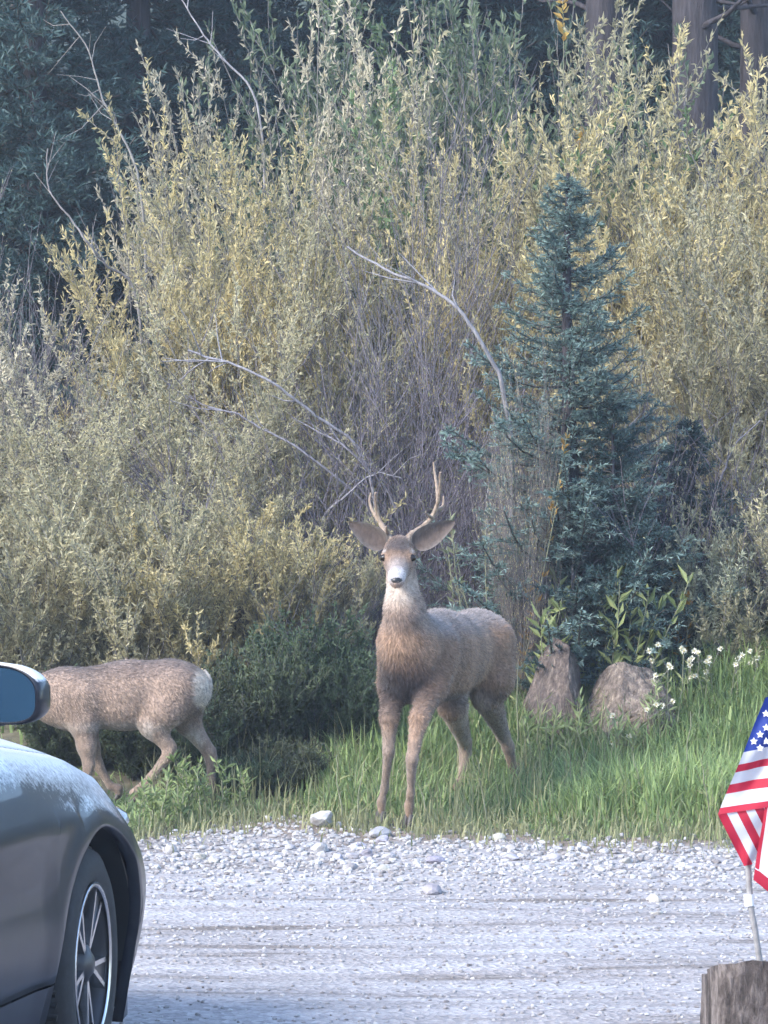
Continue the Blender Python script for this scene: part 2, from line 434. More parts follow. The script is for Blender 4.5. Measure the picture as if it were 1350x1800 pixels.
def sdf_blend(prims, pts):
    """smooth union of tapered capsules: (a, b, ra, rb, squash axis or None, squash, k)"""
    d = None
    for a, b, ra, rb, ax, sq, k in prims:
        a = np.asarray(a, float); b = np.asarray(b, float); p = pts
        if ax is not None:      # squash: thinner along ax (unit) about the segment
            ax = np.asarray(ax, float)
            p = pts + ((pts - a) @ ax)[:, None] * ax * (1 / sq - 1)
            b = b + ((b - a) @ ax) * ax * (1 / sq - 1)
        ab = b - a; t = np.clip(((p - a) @ ab) / max(ab @ ab, 1e-9), 0, 1)
        e = np.linalg.norm(p - a - t[:, None] * ab, axis=1) - (ra + (rb - ra) * t)
        if ax is not None: e = e * (0.5 + 0.5 * sq)
        if d is None: d = e; continue
        hh = np.clip(0.5 + 0.5 * (d - e) / k, 0, 1)
        d = d * (1 - hh) + e * hh - k * hh * (1 - hh)
    return d

def fur(mb, v, q, col, flow, n, rng, length=0.021, skip=None):
    """short guard hairs lying along the coat"""
    tri = np.concatenate([q[:, [0, 1, 2]], q[:, [0, 2, 3]]])
    a, b, c = v[tri[:, 0]], v[tri[:, 1]], v[tri[:, 2]]
    cr = np.cross(b - a, c - a); ar = np.linalg.norm(cr, axis=1)
    i = rng.choice(len(tri), n, p=ar / ar.sum()); u, w = rng.uniform(size=(2, n)); fl = u + w > 1
    u = np.where(fl, 1 - u, u); w = np.where(fl, 1 - w, w)
    p = a[i] + u[:, None] * (b - a)[i] + w[:, None] * (c - a)[i]; nor = unit(cr[i]); col = col[tri[i, 0]]
    fd = flow(p); fd = unit(fd - (fd * nor).sum(1, keepdims=True) * nor)
    d = unit(fd + nor * rng.uniform(0.12, 0.5, (n, 1)) + rng.normal(size=(n, 3)) * 0.22)
    L = length * rng.uniform(0.5, 1.3, n)
    if skip is not None: L = L * skip(p)
    sd = unit(np.cross(d, nor)) * 0.0022
    vv = np.stack([p - sd, p + sd, p + d * L[:, None]], 1).reshape(-1, 3)
    cc = col * rng.uniform(0.62, 1.36, (n, 1)) * (1 + 0.22 * vnoise(p * (16, 16, 7), 5)[:, None])
    mb.add(vv, np.arange(n * 3).reshape(-1, 3), coat=np.repeat(cc, 3, 0))

def ear_mesh(base, tip, face, width, col_in, col_out, col_edge):
    """cupped ear, open side towards face"""
    base, tip = np.asarray(base, float), np.asarray(tip, float); ax = tip - base; L = np.linalg.norm(ax); ax = ax / L
    face = unit(face - (face @ ax) * ax); sd = np.cross(ax, face)
    nu, nv = 15, 11; u = np.linspace(0, 1, nu)[:, None]; w = np.linspace(-1, 1, nv)[None, :]
    wid = width * (np.sin(np.clip(u, 0, 1) ** 0.75 * math.pi) ** 0.62 * (1 - 0.25 * u) + 0.22 * (1 - u))
    cup = wid * 0.62 * (w ** 2 * 0.9 - 0.25)
    def sheet(off): return base + ax * (L * u)[..., None] + sd * (wid * w)[..., None] + face * (cup + off)[..., None]
    mb = MB(); ed = np.clip(np.abs(w) * 1.0 + 0 * u, 0, 1) ** 6
    tipd = np.clip((u - 0.78) * 4, 0, 1) + 0 * w
    ci = col_in[None, None] * (1 - ed[..., None]) + col_edge[None, None] * ed[..., None]
    co = col_out[None, None] * (1 - 0.45 * tipd[..., None]) + 0 * ci
    A, B = sheet(0.0), sheet(-0.009)
    grid(mb, A[:, ::-1], coat=(ci[:, ::-1]).reshape(-1, 3)); grid(mb, B, coat=co.reshape(-1, 3))
    for j in (0, nv - 1):
        rim = np.stack([A[:, j], B[:, j]], 1); grid(mb, rim, coat=np.repeat(col_edge[None], rim.size // 3, 0))
    return mb

def coat_colour(v, base, spots, nseed):
    """pelt colour with soft-edged patches: spots = (centre, radius, colour, softness)"""
    col = np.repeat(np.array([base]), len(v), 0)
    nz = vnoise(v * 6, nseed)[:, None]
    col = col * (1 + 0.16 * nz)
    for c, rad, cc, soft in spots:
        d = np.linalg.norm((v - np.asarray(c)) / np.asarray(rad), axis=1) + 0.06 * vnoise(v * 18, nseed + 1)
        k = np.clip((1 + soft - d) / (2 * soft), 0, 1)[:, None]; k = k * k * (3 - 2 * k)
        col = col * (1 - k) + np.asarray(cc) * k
    return col

def deer(name, centre, fwd, prims, spots, base, hoof_pts, eyes, nose, label, seed, nfur, extra):
    centre = np.asarray(centre, float)
    allp = np.array([q for p in prims for q in (p[0], p[1])]); R = max(max(p[2], p[3]) for p in prims) + 0.03
    lo, hi = allp.min(0) - [R, R, 0.04], allp.max(0) + R
    h = 0.0105; nn = np.ceil((hi - lo) / h).astype(int) + 1
    g = np.stack(np.meshgrid(*[lo[i] + h * np.arange(nn[i]) for i in range(3)], indexing='ij'), -1).reshape(-1, 3)
    f = np.empty(len(g))
    for s in range(0, len(g), 200000): f[s:s + 200000] = sdf_blend(prims, g[s:s + 200000])
    v, q = surface_nets(f.reshape(nn), lo, h)
    for _ in range(2):      # relax the stair steps a little
        acc = np.zeros_like(v); cnt = np.zeros(len(v))
        for a, b in ((0, 1), (1, 2), (2, 3), (3, 0)):
            np.add.at(acc, q[:, a], v[q[:, b]]); np.add.at(acc, q[:, b], v[q[:, a]]); np.add.at(cnt, q[:, a], 1); np.add.at(cnt, q[:, b], 1)
        v = v * 0.5 + 0.5 * acc / cnt[:, None]
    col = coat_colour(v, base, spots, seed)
    root = empty(name, (centre[0], centre[1], 0)); tag(root, label[0], label[1])
    off = np.array((centre[0], centre[1], 0))
    mb = MB(); mb.add(v - off, q, coat=col); body = mb.build('body', M['coat'], root)
    rng = np.random.default_rng(seed)
    F = np.array((*fwd, 0.0))
    mb = MB(); fur(mb, v - off, q, col, lambda p: np.tile(-F * 0.75 + np.array((0, 0, -0.65)), (len(p), 1)), nfur, rng,
                   skip=lambda p: np.clip((p[:, 2] - 0.25) / 0.3, 0.25, 1) * np.clip((extra['head_z'] - p[:, 2]) / 0.1, 0.35, 1))
    hr = mb.build('fur', M['coat'], body); tag(hr, kind='stuff')
    for (p0, d) in hoof_pts:        # cloven hooves
        p0 = np.asarray(p0) - off; mb = MB(); d = np.array((*d, 0.0)); sd = np.array((-d[1], d[0], 0))
        for s in (-1, 1):
            c = p0 + sd * 0.012 * s
            tube(mb, [c + (0, 0, 0.055), c + (0, 0, 0.03) + d * 0.012, c + d * 0.03], [0.013, 0.018, 0.012], 6)
        mb.build('hoof', M['hoof'], root)
    for e, rr in eyes:
        mb = MB(); mb.add(ICO_V * rr + (np.asarray(e) - off), ICO_F); mb.build('eye', M['eye'], root)
    if nose is not None:
        c, wv, uv, fv = [np.asarray(t) for t in nose]; mb = MB()
        a, b = np.meshgrid(np.linspace(0, 2 * math.pi, 13), np.linspace(0.02, math.pi - 0.02, 8), indexing='ij')
        pts = (c - off) + wv * (np.cos(a) * np.sin(b))[..., None] + uv * (np.sin(a) * np.sin(b))[..., None] + fv * np.cos(b)[..., None]
        grid(mb, pts); mb.build('nose', M['nose'], root)
    return root, off

# --- the buck
bc = np.array((0.305, 18.42)); Fb = np.array((-0.411, -0.912)); Fb /= np.linalg.norm(Fb); Lb = np.array((-Fb[1], Fb[0]))
def B(x, y, z): return np.array((*(bc + Fb * x + Lb * y), z))
L3 = np.array((*Lb, 0.0))
head = P(701, 984, 17.78); hf = unit((-0.06, -0.92, -0.36)); hr_ = unit(np.cross(hf, (0, 0, 1))); hu = np.cross(hr_, hf)
# hr_ points to the picture's left (the buck's right)
HS = 1.03
def Hd(f, s, u): return head + (hf * f + hr_ * s + hu * u) * HS
K = 0.05
prims = [
    (B(0.34, 0, 0.79), B(0.05, 0, 0.785), 0.205, 0.200, L3, 0.80, K),
    (B(0.05, 0, 0.785), B(-0.40, 0, 0.80), 0.200, 0.180, L3, 0.82, 0.08),
    (B(-0.38, 0, 0.80), B(-0.49, 0, 0.77), 0.165, 0.130, L3, 0.9, 0.08),
    (B(0.36, 0, 0.93), B(0.10, 0, 0.93), 0.060, 0.050, None, 1, 0.08),            # withers
    (B(0.44, 0, 0.74), B(0.50, 0, 0.86), 0.140, 0.130, L3, 0.95, 0.08),           # brisket
    (B(0.46, 0.015, 0.88), B(0.58, 0.035, 1.03), 0.125, 0.086, None, 1, 0.08),    # neck
    (B(0.58, 0.035, 1.03), Hd(-0.10, 0, -0.06), 0.084, 0.070, None, 1, 0.06),
    (B(0.30, 0.105, 0.84), B(0.40, 0.105, 0.66), 0.095, 0.075, None, 1, 0.05),    # shoulders
    (B(0.30, -0.105, 0.84), B(0.40, -0.105, 0.66), 0.095, 0.075, None, 1, 0.05),
    (B(-0.38, 0.085, 0.83), B(-0.36, 0.11, 0.64), 0.120, 0.095, None, 1, 0.05),   # haunches
    (B(-0.38, -0.085, 0.83), B(-0.30, -0.11, 0.62), 0.120, 0.090, None, 1, 0.05),
    # head
    (Hd(-0.06, 0, 0.02), Hd(0.02, 0, 0.01), 0.075, 0.071, None, 1, 0.03),
    (Hd(0.0, 0, -0.01), Hd(0.16, 0, -0.015), 0.063, 0.037, None, 1, 0.03),
    (Hd(0.16, 0, -0.015), Hd(0.195, 0, -0.02), 0.041, 0.036, None, 1, 0.02),
    (Hd(-0.04, 0, -0.06), Hd(0.13, 0, -0.05), 0.057, 0.027, None, 1, 0.03),        # jaw
    (Hd(0.02, 0.052, 0.035), Hd(0.035, 0.05, 0.03), 0.030, 0.027, None, 1, 0.02),  # brow
    (Hd(0.02, -0.052, 0.035), Hd(0.035, -0.05, 0.03), 0.030, 0.027, None, 1, 0.02),
]
def leg(joints, radii, k=0.035):
    out = []
    for i in range(len(joints) - 1):
        out.append((joints[i], joints[i + 1], radii[i], radii[i + 1], None, 1, k if i < 2 else 0.02))
    return out
def G(px, Y): return np.array(((px - CX) / F_PX * Y, Y, float(rise(Y))))      # a ground point
fr, fl, hl, hrr = G(670, 18.02), G(719, 17.86), G(908, 19.32), G(801, 18.88)
up = np.array((0, 0, 1.0))
prims += leg([B(0.40, -0.10, 0.66), P(684, 1262, 17.95), P(683, 1322, 17.93), P(676, 1385, 18.0), fr + up * 0.10, fr + up * 0.05], [0.070, 0.040, 0.027, 0.018, 0.020, 0.017])
prims += leg([B(0.40, 0.10, 0.66), P(737, 1262, 17.82), P(724, 1335, 17.76), P(722, 1395, 17.83), fl + up * 0.10, fl + up * 0.05], [0.070, 0.042, 0.028, 0.018, 0.021, 0.018])
prims += leg([B(-0.36, 0.11, 0.66), P(856, 1225, 18.72), P(884, 1292, 19.14), P(893, 1312, 19.17), P(903, 1360, 19.25), hl + up * 0.09, hl + up * 0.05], [0.095, 0.072, 0.036, 0.031, 0.021, 0.022, 0.018])
prims += leg([B(-0.30, -0.11, 0.64), P(796, 1242, 18.55), P(817, 1305, 18.95), P(818, 1322, 18.97), P(810, 1370, 18.92), hrr + up * 0.09, hrr + up * 0.05], [0.095, 0.068, 0.035, 0.030, 0.021, 0.022, 0.018])
TAN, WHITE, DARK, GREY = (0.255, 0.170, 0.118), (0.62, 0.58, 0.53), (0.07, 0.055, 0.05), (0.265, 0.20, 0.16)
spots = [
    (B(-0.1, 0, 1.0), (0.45, 0.9, 0.10), (0.235, 0.205, 0.195), 0.5),
    (B(0.53, -0.01, 0.665), (0.19, 0.15, 0.14), (0.026, 0.021, 0.022), 0.65),     # dark brisket
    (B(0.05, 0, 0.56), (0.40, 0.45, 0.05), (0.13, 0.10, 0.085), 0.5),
    (B(-0.62, 0, 0.76), (0.12, 0.14, 0.15), WHITE, 0.25),                         # rump patch
    (B(-0.30, -0.04, 0.52), (0.14, 0.2, 0.12), (0.34, 0.28, 0.23), 0.4),
    (B(0.40, -0.05, 0.28), (0.35, 0.4, 0.22), (0.235, 0.185, 0.15), 0.4),
    (B(-0.45, 0.02, 0.28), (0.4, 0.4, 0.22), (0.225, 0.175, 0.14), 0.4),
    (Hd(-0.01, 0, -0.16), (0.09, 0.12, 0.09), (0.44, 0.38, 0.33), 0.5),           # throat patch
    (Hd(0.0, 0, 0.075), (0.085, 0.085, 0.05), (0.060, 0.046, 0.042), 0.5),        # dark forehead
    (Hd(0.10, 0, 0.0), (0.055, 0.075, 0.06), (0.25, 0.215, 0.20), 0.45),           # greyish face
    (Hd(0.18, 0, 0.0), (0.056, 0.052, 0.042), (0.42, 0.41, 0.42), 0.5),            # white muzzle
    (Hd(0.03, 0.064, 0.056), (0.012, 0.012, 0.010), (0.28, 0.25, 0.23), 0.5),
    (Hd(0.03, -0.064, 0.056), (0.012, 0.012, 0.010), (0.28, 0.25, 0.23), 0.5),
]
eyes = [(Hd(0.045, 0.064, 0.030), 0.021), (Hd(0.045, -0.064, 0.030), 0.021)]
nose = (Hd(0.205, 0, -0.012), hr_ * 0.030, hu * 0.021, hf * 0.024)
FB3 = tuple(Fb)
root, off = deer('deer', (*bc, 0), FB3, prims, spots, TAN, [(fr, FB3), (fl, FB3), (hl, FB3), (hrr, FB3)], eyes, nose,
                 ('grey brown buck with antlers standing in the grass looking at the camera', 'deer'), 21, 52000, {'head_z': 1.20})
T3, DK, LT = np.array((0.20, 0.155, 0.135)), np.array((0.115, 0.09, 0.08)), np.array((0.46, 0.41, 0.37))
for s, tip, fx in ((1, P(612, 918, 17.84), (0.10, -1, 0.0)), (-1, P(800, 916, 17.86), (-0.10, -1, 0.0))):
    mb = ear_mesh(Hd(-0.06, 0.062 * s, 0.045) - off, tip - off, np.array(fx), 0.053, T3 * 0.45, DK * 0.7, LT * 0.33)
    o = mb.build('ear', M['coat'], root)
def antler(paths):
    mb = MB()
    for pts, r0, r1 in paths:
        p = spline([q - off for q in pts], 26); t = np.linspace(0, 1, 26)
        tube(mb, p, (r0 * (1 - t) + r1 * t) * (1 + 0.10 * np.sin(t * 60)), 8)
    return mb.build('antler', M['antler'], root)
YA = 17.86
antler([([Hd(-0.055, 0.032, 0.06), P(681, 940, YA), P(669, 918, 17.92), P(662, 892, 17.9), P(660, 866, 17.84)], 0.020, 0.006),
        ([P(670, 921, 17.92), P(656, 900, 17.96), P(650, 882, 17.98), P(652, 866, 17.98)], 0.012, 0.005),
        ([P(683, 942, YA), P(680, 932, 17.80), P(679, 925, 17.76)], 0.010, 0.004)])
antler([([Hd(-0.055, -0.032, 0.06), P(722, 941, YA), P(745, 925, 17.92), P(763, 902, 17.94), P(772, 870, 17.9), P(774, 830, 17.84)], 0.020, 0.006),
        ([P(770, 880, 17.92), P(768, 855, 17.97), P(764, 830, 18.0), P(762, 812, 18.0)], 0.011, 0.004),
        ([P(758, 910, 17.94), P(752, 905, 17.86), P(748, 900, 17.82)], 0.009, 0.003),
        ([P(766, 896, 17.94), P(778, 890, 18.02), P(780, 872, 18.04)], 0.010, 0.004)])
# short dark-tipped tail against the rump
mb = MB(); t = np.linspace(0, 1, 10)
tube(mb, spline([q - off for q in (B(-0.62, 0, 0.86), B(-0.68, 0, 0.80), B(-0.69, 0, 0.68))], 10), 0.026 * np.sin(np.clip(t * 0.9 + 0.1, 0, 1) * math.pi) ** 0.5 + 0.004, 7,
     coat=np.array((0.5, 0.46, 0.42)) * np.ones((70, 1)), cap=False)
mb.build('tail', M['coat'], root)

# --- the walking doe behind the car
dc = np.array((-1.215, 18.70)); YD = 18.70
def D(px, py, dy=0.0): return P(px, py, YD + dy)
Y3 = np.array((0, 1.0, 0)); 
h1, h2, h3, h4 = G(236, 18.62), G(370, 18.86), G(143, 18.62), G(208, 18.85)
prims = [
    (D(135, 1228), D(225, 1222), 0.155, 0.158, Y3, 0.78, K),
    (D(225, 1222), D(300, 1216), 0.155, 0.150, Y3, 0.82, 0.08),
    (D(300, 1214), D(333, 1212), 0.135, 0.105, Y3, 0.9, 0.08),
    (D(112, 1232), D(95, 1232), 0.120, 0.110, Y3, 0.8, 0.08),
    (D(100, 1215), D(40, 1222), 0.098, 0.070, Y3, 0.85, 0.07),
    (D(40, 1222), D(-10, 1250), 0.070, 0.055, None, 1, 0.06),
    (D(-14, 1248), D(-30, 1262), 0.060, 0.055, None, 1, 0.04),
    (D(-28, 1262), D(-66, 1300), 0.052, 0.028, None, 1, 0.03),
    (D(150, 1220, -0.07), D(146, 1272, -0.075), 0.085, 0.062, None, 1, 0.05),
    (D(150, 1220, 0.07), D(150, 1272, 0.075), 0.085, 0.062, None, 1, 0.05),
    (D(312, 1208, -0.06), D(290, 1252, -0.085), 0.110, 0.085, None, 1, 0.05),
    (D(316, 1208, 0.06), D(326, 1252, 0.08), 0.110, 0.080, None, 1, 0.05),
]
prims += leg([D(285, 1250, -0.08), D(268, 1276, -0.085), D(298, 1314, -0.08), D(297, 1326, -0.08), D(266, 1366, -0.08), h1 + up * 0.085, h1 + up * 0.045], [0.088, 0.060, 0.034, 0.030, 0.021, 0.022, 0.018])
prims += leg([D(326, 1246, 0.08), D(330, 1270, 0.08), D(368, 1322, 0.12), D(371, 1334, 0.13), D(371, 1370, 0.15), h2 + up * 0.085, h2 + up * 0.045], [0.085, 0.058, 0.033, 0.029, 0.020, 0.021, 0.017])
prims += leg([D(146, 1272, -0.075), D(152, 1312, -0.08), D(156, 1345, -0.08), D(150, 1385, -0.08), h3 + up * 0.085, h3 + up * 0.045], [0.064, 0.044, 0.029, 0.019, 0.020, 0.017])
prims += leg([D(150, 1272, 0.075), D(160, 1312, 0.1), D(172, 1345, 0.12), D(194, 1382, 0.14), h4 + up * 0.085, h4 + up * 0.045], [0.062, 0.040, 0.028, 0.018, 0.020, 0.017])
spots = [
    (D(366, 1208), (0.088, 0.22, 0.125), (0.70, 0.64, 0.55), 0.20),
    (D(340, 1300, 0.08), (0.05, 0.08, 0.08), (0.36, 0.32, 0.28), 0.5),
    (D(262, 1282, -0.05), (0.030, 0.14, 0.06), (0.42, 0.38, 0.34), 0.5),
    (D(210, 1275), (0.3, 0.2, 0.03), (0.30, 0.26, 0.23), 0.6),
    (D(200, 1165), (0.5, 0.3, 0.06), (0.215, 0.165, 0.14), 0.6),
]
root, off = deer('deer', (*dc, 0), (-1.0, 0.0), prims, spots, GREY, [(h1, (-1, 0)), (h2, (-1, 0)), (h3, (-1, 0)), (h4, (-1, 0))],
                 [(D(-26, 1252, -0.05), 0.015)], (D(-68, 1302), np.array((0, 0.022, 0)), np.array((0.012, 0, 0.014)), np.array((-0.016, 0, -0.012))),
                 ('grey brown antlerless deer with pale rump walking behind the car', 'deer'), 33, 42000, {'head_z': 5.0})
for s in (-1, 1):
    mb = ear_mesh(D(-8, 1232, 0.05 * s) - off, D(22, 1190, 0.14 * s) - off, np.array((0, -1.0 , 0)), 0.042, T3, DK, LT); mb.build('ear', M['coat'], root)
mb = MB()
tube(mb, spline([q - off for q in (D(358, 1178), D(368, 1195), D(367, 1222), D(362, 1243))], 10), 0.011 * np.sin(np.clip(t * 0.9 + 0.1, 0, 1) * math.pi) ** 0.5 + 0.004, 7,
     coat=np.concatenate([np.repeat([[0.55, 0.49, 0.42]], 49, 0), np.repeat([[0.04, 0.04, 0.04]], 21, 0)]), cap=False)
mb.build('tail', M['coat'], root)

# ------------------------------------------------------------------ plants
def sticks(mb, a, b, ra, rb, **attrs):
    """three-sided tapered twigs, all at once"""
    n = len(a); d = unit(b - a); ref = np.where(np.abs(d[:, 2:3]) > 0.9, [[1.0, 0, 0]], [[0, 0, 1.0]])
    s = unit(np.cross(d, ref)); t = np.cross(d, s); v = []
    for p, r in ((a, ra), (b, rb)):
        r = np.broadcast_to(np.asarray(r, float), (n,))[:, None]
        for k in range(3): v.append(p + (s * math.cos(2.094 * k) + t * math.sin(2.094 * k)) * r)
    v = np.stack(v, 1).reshape(-1, 3); o = (np.arange(n) * 6)[:, None]
    f = np.concatenate([o + np.array([k, (k + 1) % 3, 3 + (k + 1) % 3, 3 + k]) for k in range(3)])
    mb.add(v, f, **attrs)

def shrub_mesh(seed, H, R, nst, nsh, lps, leaf_len=0.05, leaf_w=0.012, low=0.22, upright=1.0, shoot=(0.25, 0.6), rad=0.011, lean=1.5, leafm='willow_leaf', twigm='twig', wob=0.05):
    rng = np.random.default_rng(seed)
    st, fo = MB(), MB(); tt = np.linspace(0, 1, 10)
    A, Bp, TN = [], [], []
    for i in range(nst):
        az = rng.uniform(0, 6.283); d = np.array((math.cos(az), math.sin(az), 0)); u = math.sqrt(rng.uniform(0, 1))
        h = H * rng.uniform(0.55, 1.0) * (1 - 0.32 * u * u); b0 = d * R * 0.28 * rng.uniform(0, 1)
        p = b0 + d * (R * (0.15 + 0.85 * u) * tt ** lean)[:, None] + up * (h * tt ** 0.92)[:, None]
        p = p + np.cumsum(rng.normal(size=(10, 3)) * wob, 0) * tt[:, None] * (1, 1, 0.3)
        tube(st, p, rad * rng.uniform(0.7, 1.2) * (1 - 0.8 * tt), 4, cap=False)
        ts = rng.uniform(low, 1, nsh) ** 0.85; k = np.clip((ts * 9).astype(int), 0, 8); fr_ = (ts * 9 - k)[:, None]
        o = p[k] * (1 - fr_) + p[k + 1] * fr_
        az2 = rng.uniform(0, 6.283, nsh); rd = np.stack([np.cos(az2), np.sin(az2), np.zeros(nsh)], 1)
        dd = unit(up * upright + rd * rng.uniform(0.15, 0.75, (nsh, 1)) + d * 0.25)
        L = rng.uniform(*shoot, nsh)[:, None]
        m1 = o + dd * L * 0.5; e = m1 + unit(dd + up * 0.25 * upright + rng.normal(size=(nsh, 3)) * 0.12) * L * 0.5
        A += [o, m1]; Bp += [m1, e]; tn = rng.uniform(0, 1, nsh); TN += [tn, tn]
    A, Bp, TN = np.concatenate(A), np.concatenate(Bp), np.concatenate(TN)
    sticks(st, A, Bp, 0.0032, 0.0018)
    if lps:
        n = int(len(A) * lps); i = rng.integers(0, len(A), n); u = rng.uniform(0.05, 1, (n, 1))
        p = A[i] + (Bp[i] - A[i]) * u; sd = unit(Bp[i] - A[i])
        dr = unit(sd * 0.75 + rng.normal(size=(n, 3)) * 0.62 + up * 0.15)
        z = np.clip(p[:, 2] / H, 0, 1)
        tint = np.clip(0.45 * TN[i] + 0.36 * rng.uniform(size=n) + 0.16 + 0.20 * vnoise(p * 1.5, seed), 0, 1)
        leaves(fo, p, dr, leaf_len * rng.uniform(0.6, 1.3, n), leaf_w * rng.uniform(0.7, 1.3, n), rng, tint=tint)
    return st.mesh('stems', M[twigm]), (fo.mesh('foliage', M[leafm], False) if lps else None)

def place(name, meshes, parts, loc, rz, sc, col, label, cat, group=None, twcol=(1, 1, 1)):
    root = empty(name, loc, rz); root.scale = sc; tag(root, label, cat, group)
    for me, pn, c in zip(meshes, parts, (twcol, col)):
        if me is None: continue
        o = link(bpy.data.objects.new(pn, me), root); o.color = (*c, 1)
    return root

W = [shrub_mesh(100 + i, 4.0, 1.15, 54, 30, 20, low=0.12, leaf_len=0.050, leaf_w=0.0145, upright=0.62, lean=1.25, wob=0.07) for i in range(3)]                     # tall leafy willows
W2 = [shrub_mesh(120 + i, 2.2, 0.75, 44, 26, 19, leaf_len=0.046, leaf_w=0.0130, low=0.14, upright=0.7, lean=1.3, shoot=(0.16, 0.4), rad=0.008) for i in range(2)]   # low willows
T = [shrub_mesh(140 + i, 3.2, 1.25, 60, 26, 1.4, leaf_len=0.035, leaf_w=0.010, low=0.10, upright=0.55, shoot=(0.3, 0.85), rad=0.010, twigm='grey_twig', wob=0.09, lean=1.2) for i in range(2)]   # bare twiggy
GS = [shrub_mesh(160, 3.6, 1.0, 36, 26, 12, leaf_len=0.055, leaf_w=0.02, low=0.2, upright=0.7, leafm='green_leaf')]

OLIVE, GOLD, PALE, GREEN, SAGE = (1.05, 1.03, 0.95), (1.25, 1.15, 0.90), (1.15, 1.12, 1.2), (0.85, 1.05, 0.85), (0.8, 0.9, 0.95)
def shrub(kind, px, Y, top, wid, col, label, group=None, rz=0.0, name='willow_shrub', twcol=(1, 1, 1)):
    """a shrub whose crown reaches photo row `top`, standing at depth Y"""
    me, H0, R0 = kind
    H = CAM_H - (top - HY) / F_PX * Y
    s = H / H0; sx = wid / F_PX * Y / R0
    return place(name, me, ('stems', 'foliage'), ((px - CX) / F_PX * Y, Y, -0.02), rz, (sx, sx, s), col, label, 'shrub', group, twcol)
w = lambda i: (W[i], 4.0, 1.15)
l = lambda i: (W2[i], 2.2, 0.75)
tw = lambda i: (T[i], 3.2, 1.25)
gs = (GS[0], 3.6, 1.0)
# back rank, tall
BACK = 'tall willows at the back of the thicket'
bl = 'tall olive willow at the back of the thicket below the dark conifers'
shrub(w(0), 520, 25.4, -70, 250, PALE, 'tall pale silvery willow leaning over the dark conifer', rz=0.3)
shrub(gs, 640, 25.8, -120, 290, SAGE, 'tall grey green shrub between the silvery willow and the bright green shrub', None, 1.2, name='green_shrub')
shrub(gs, 820, 25.6, -60, 330, GREEN, 'tall green leafy shrub in front of the bare tree trunks', rz=2.2, name='green_shrub')
shrub(gs, 720, 26.4, -230, 300, SAGE, 'tall sage green shrub rising out of the thicket above the buck', None, 3.0, name='green_shrub')
shrub(gs, 930, 26.2, -170, 290, SAGE, 'tall sage green shrub below the orange leaved sapling', None, 4.4, name='green_shrub')
shrub(w(1), 980, 25.0, -50, 300, OLIVE, 'tall olive willow in front of the slimmer pine trunk', None, 2.6)
shrub(w(2), 1180, 24.6, 40, 320, GOLD, 'tall golden willow in front of the thick pine trunk', None, 4.0)
shrub(w(0), 1380, 24.4, -10, 300, GOLD, 'tall golden willow between the thick pine trunk and the far one', None, 5.1)
shrub(w(1), 1560, 24.8, 60, 300, OLIVE, 'tall olive willow in front of the far half hidden pine trunk', None, 0.7)
shrub(w(2), -160, 24.2, 480, 260, OLIVE, 'tall olive willow at the foot of the big layered conifer', None, 1.9)
# middle rank
MID = 'willows in the middle of the thicket'
ml = 'broad olive yellow willow in the middle of the thicket'
shrub(w(1), 390, 23.6, 130, 250, GOLD, 'large golden willow towering behind the antlerless deer', rz=0.9)
shrub(w(2), 560, 24.0, 150, 290, OLIVE, 'olive willow between the golden willow and the tall leafless shrub', None, 2.8)
shrub(w(0), 90, 22.8, 470, 260, PALE, 'pale willow below the big dark conifer with layered boughs', None, 3.7)
shrub(w(1), 880, 23.8, 120, 260, GOLD, 'golden willow behind the arched white dead branch', None, 4.6)
shrub(w(2), 1090, 23.2, 190, 290, GOLD, 'golden willow directly behind the young blue green spruce', None, 5.8)
shrub(w(0), 1290, 22.8, 220, 280, OLIVE, 'olive willow in front of the tall golden willow by the thick trunk', None, 1.4)
shrub(w(1), 1480, 22.6, 250, 280, OLIVE, 'olive willow high above the little flag with bare brush before it', None, 2.0)
shrub(w(0), 420, 22.6, 420, 250, OLIVE, 'olive willow rising behind the white forked dead branch', None, 5.5)
shrub(w(1), -350, 22.4, 440, 260, OLIVE, 'olive willow at the far end of the thicket beyond the car', None, 2.2)
shrub(l(1), -250, 20.6, 840, 190, OLIVE, 'low willow at the far end of the thicket beyond the car', None, 1.0)
shrub(w(2), 1720, 22.8, 260, 290, GOLD, 'golden willow at the far end of the thicket beyond the post', None, 3.9)
shrub(l(0), 1630, 20.9, 800, 200, OLIVE, 'low willow at the far end of the thicket beyond the post', None, 5.0)
# bare grey brush
BR = 'bare grey twiggy shrubs in the thicket'
brl = 'leafless grey twiggy shrub tangled among the willows'
VIO, GRY = (0.78, 0.76, 0.86), (0.95, 0.95, 1.0)
shrub(tw(0), 700, 23.0, 160, 230, (0.7, 0.75, 0.6), 'tall leafless grey shrub under the tall green leafy shrub', None, 0.4, 'bare_shrub', GRY)
shrub(tw(1), 620, 21.7, 540, 300, (0.7, 0.75, 0.6), 'leafless violet grey shrub behind the antlers of the buck', None, 1.4, 'bare_shrub', VIO)
shrub(tw(0), 800, 21.6, 640, 230, (0.7, 0.75, 0.6), 'leafless violet grey shrub between the antlers and the young spruce', None, 2.4, 'bare_shrub', VIO)
shrub(tw(1), 1270, 21.4, 610, 260, (0.7, 0.75, 0.6), 'leafless violet shrub behind the white flowers', None, 3.4, 'bare_shrub', VIO)
shrub(tw(0), 1150, 21.9, 760, 230, (0.7, 0.75, 0.6), 'leafless dark shrub close beside the young spruce', None, 5.4, 'bare_shrub', (0.7, 0.68, 0.74))
shrub(tw(1), 20, 23.6, 330, 220, (0.8, 0.9, 0.8), 'leafless grey shrub in front of the big layered conifer', None, 4.4, 'bare_shrub', GRY)
shrub(tw(0), 880, 20.7, 880, 150, (0.7, 0.75, 0.6), 'low leafless shrub behind the rump of the buck', None, 0.9, 'bare_shrub', VIO)
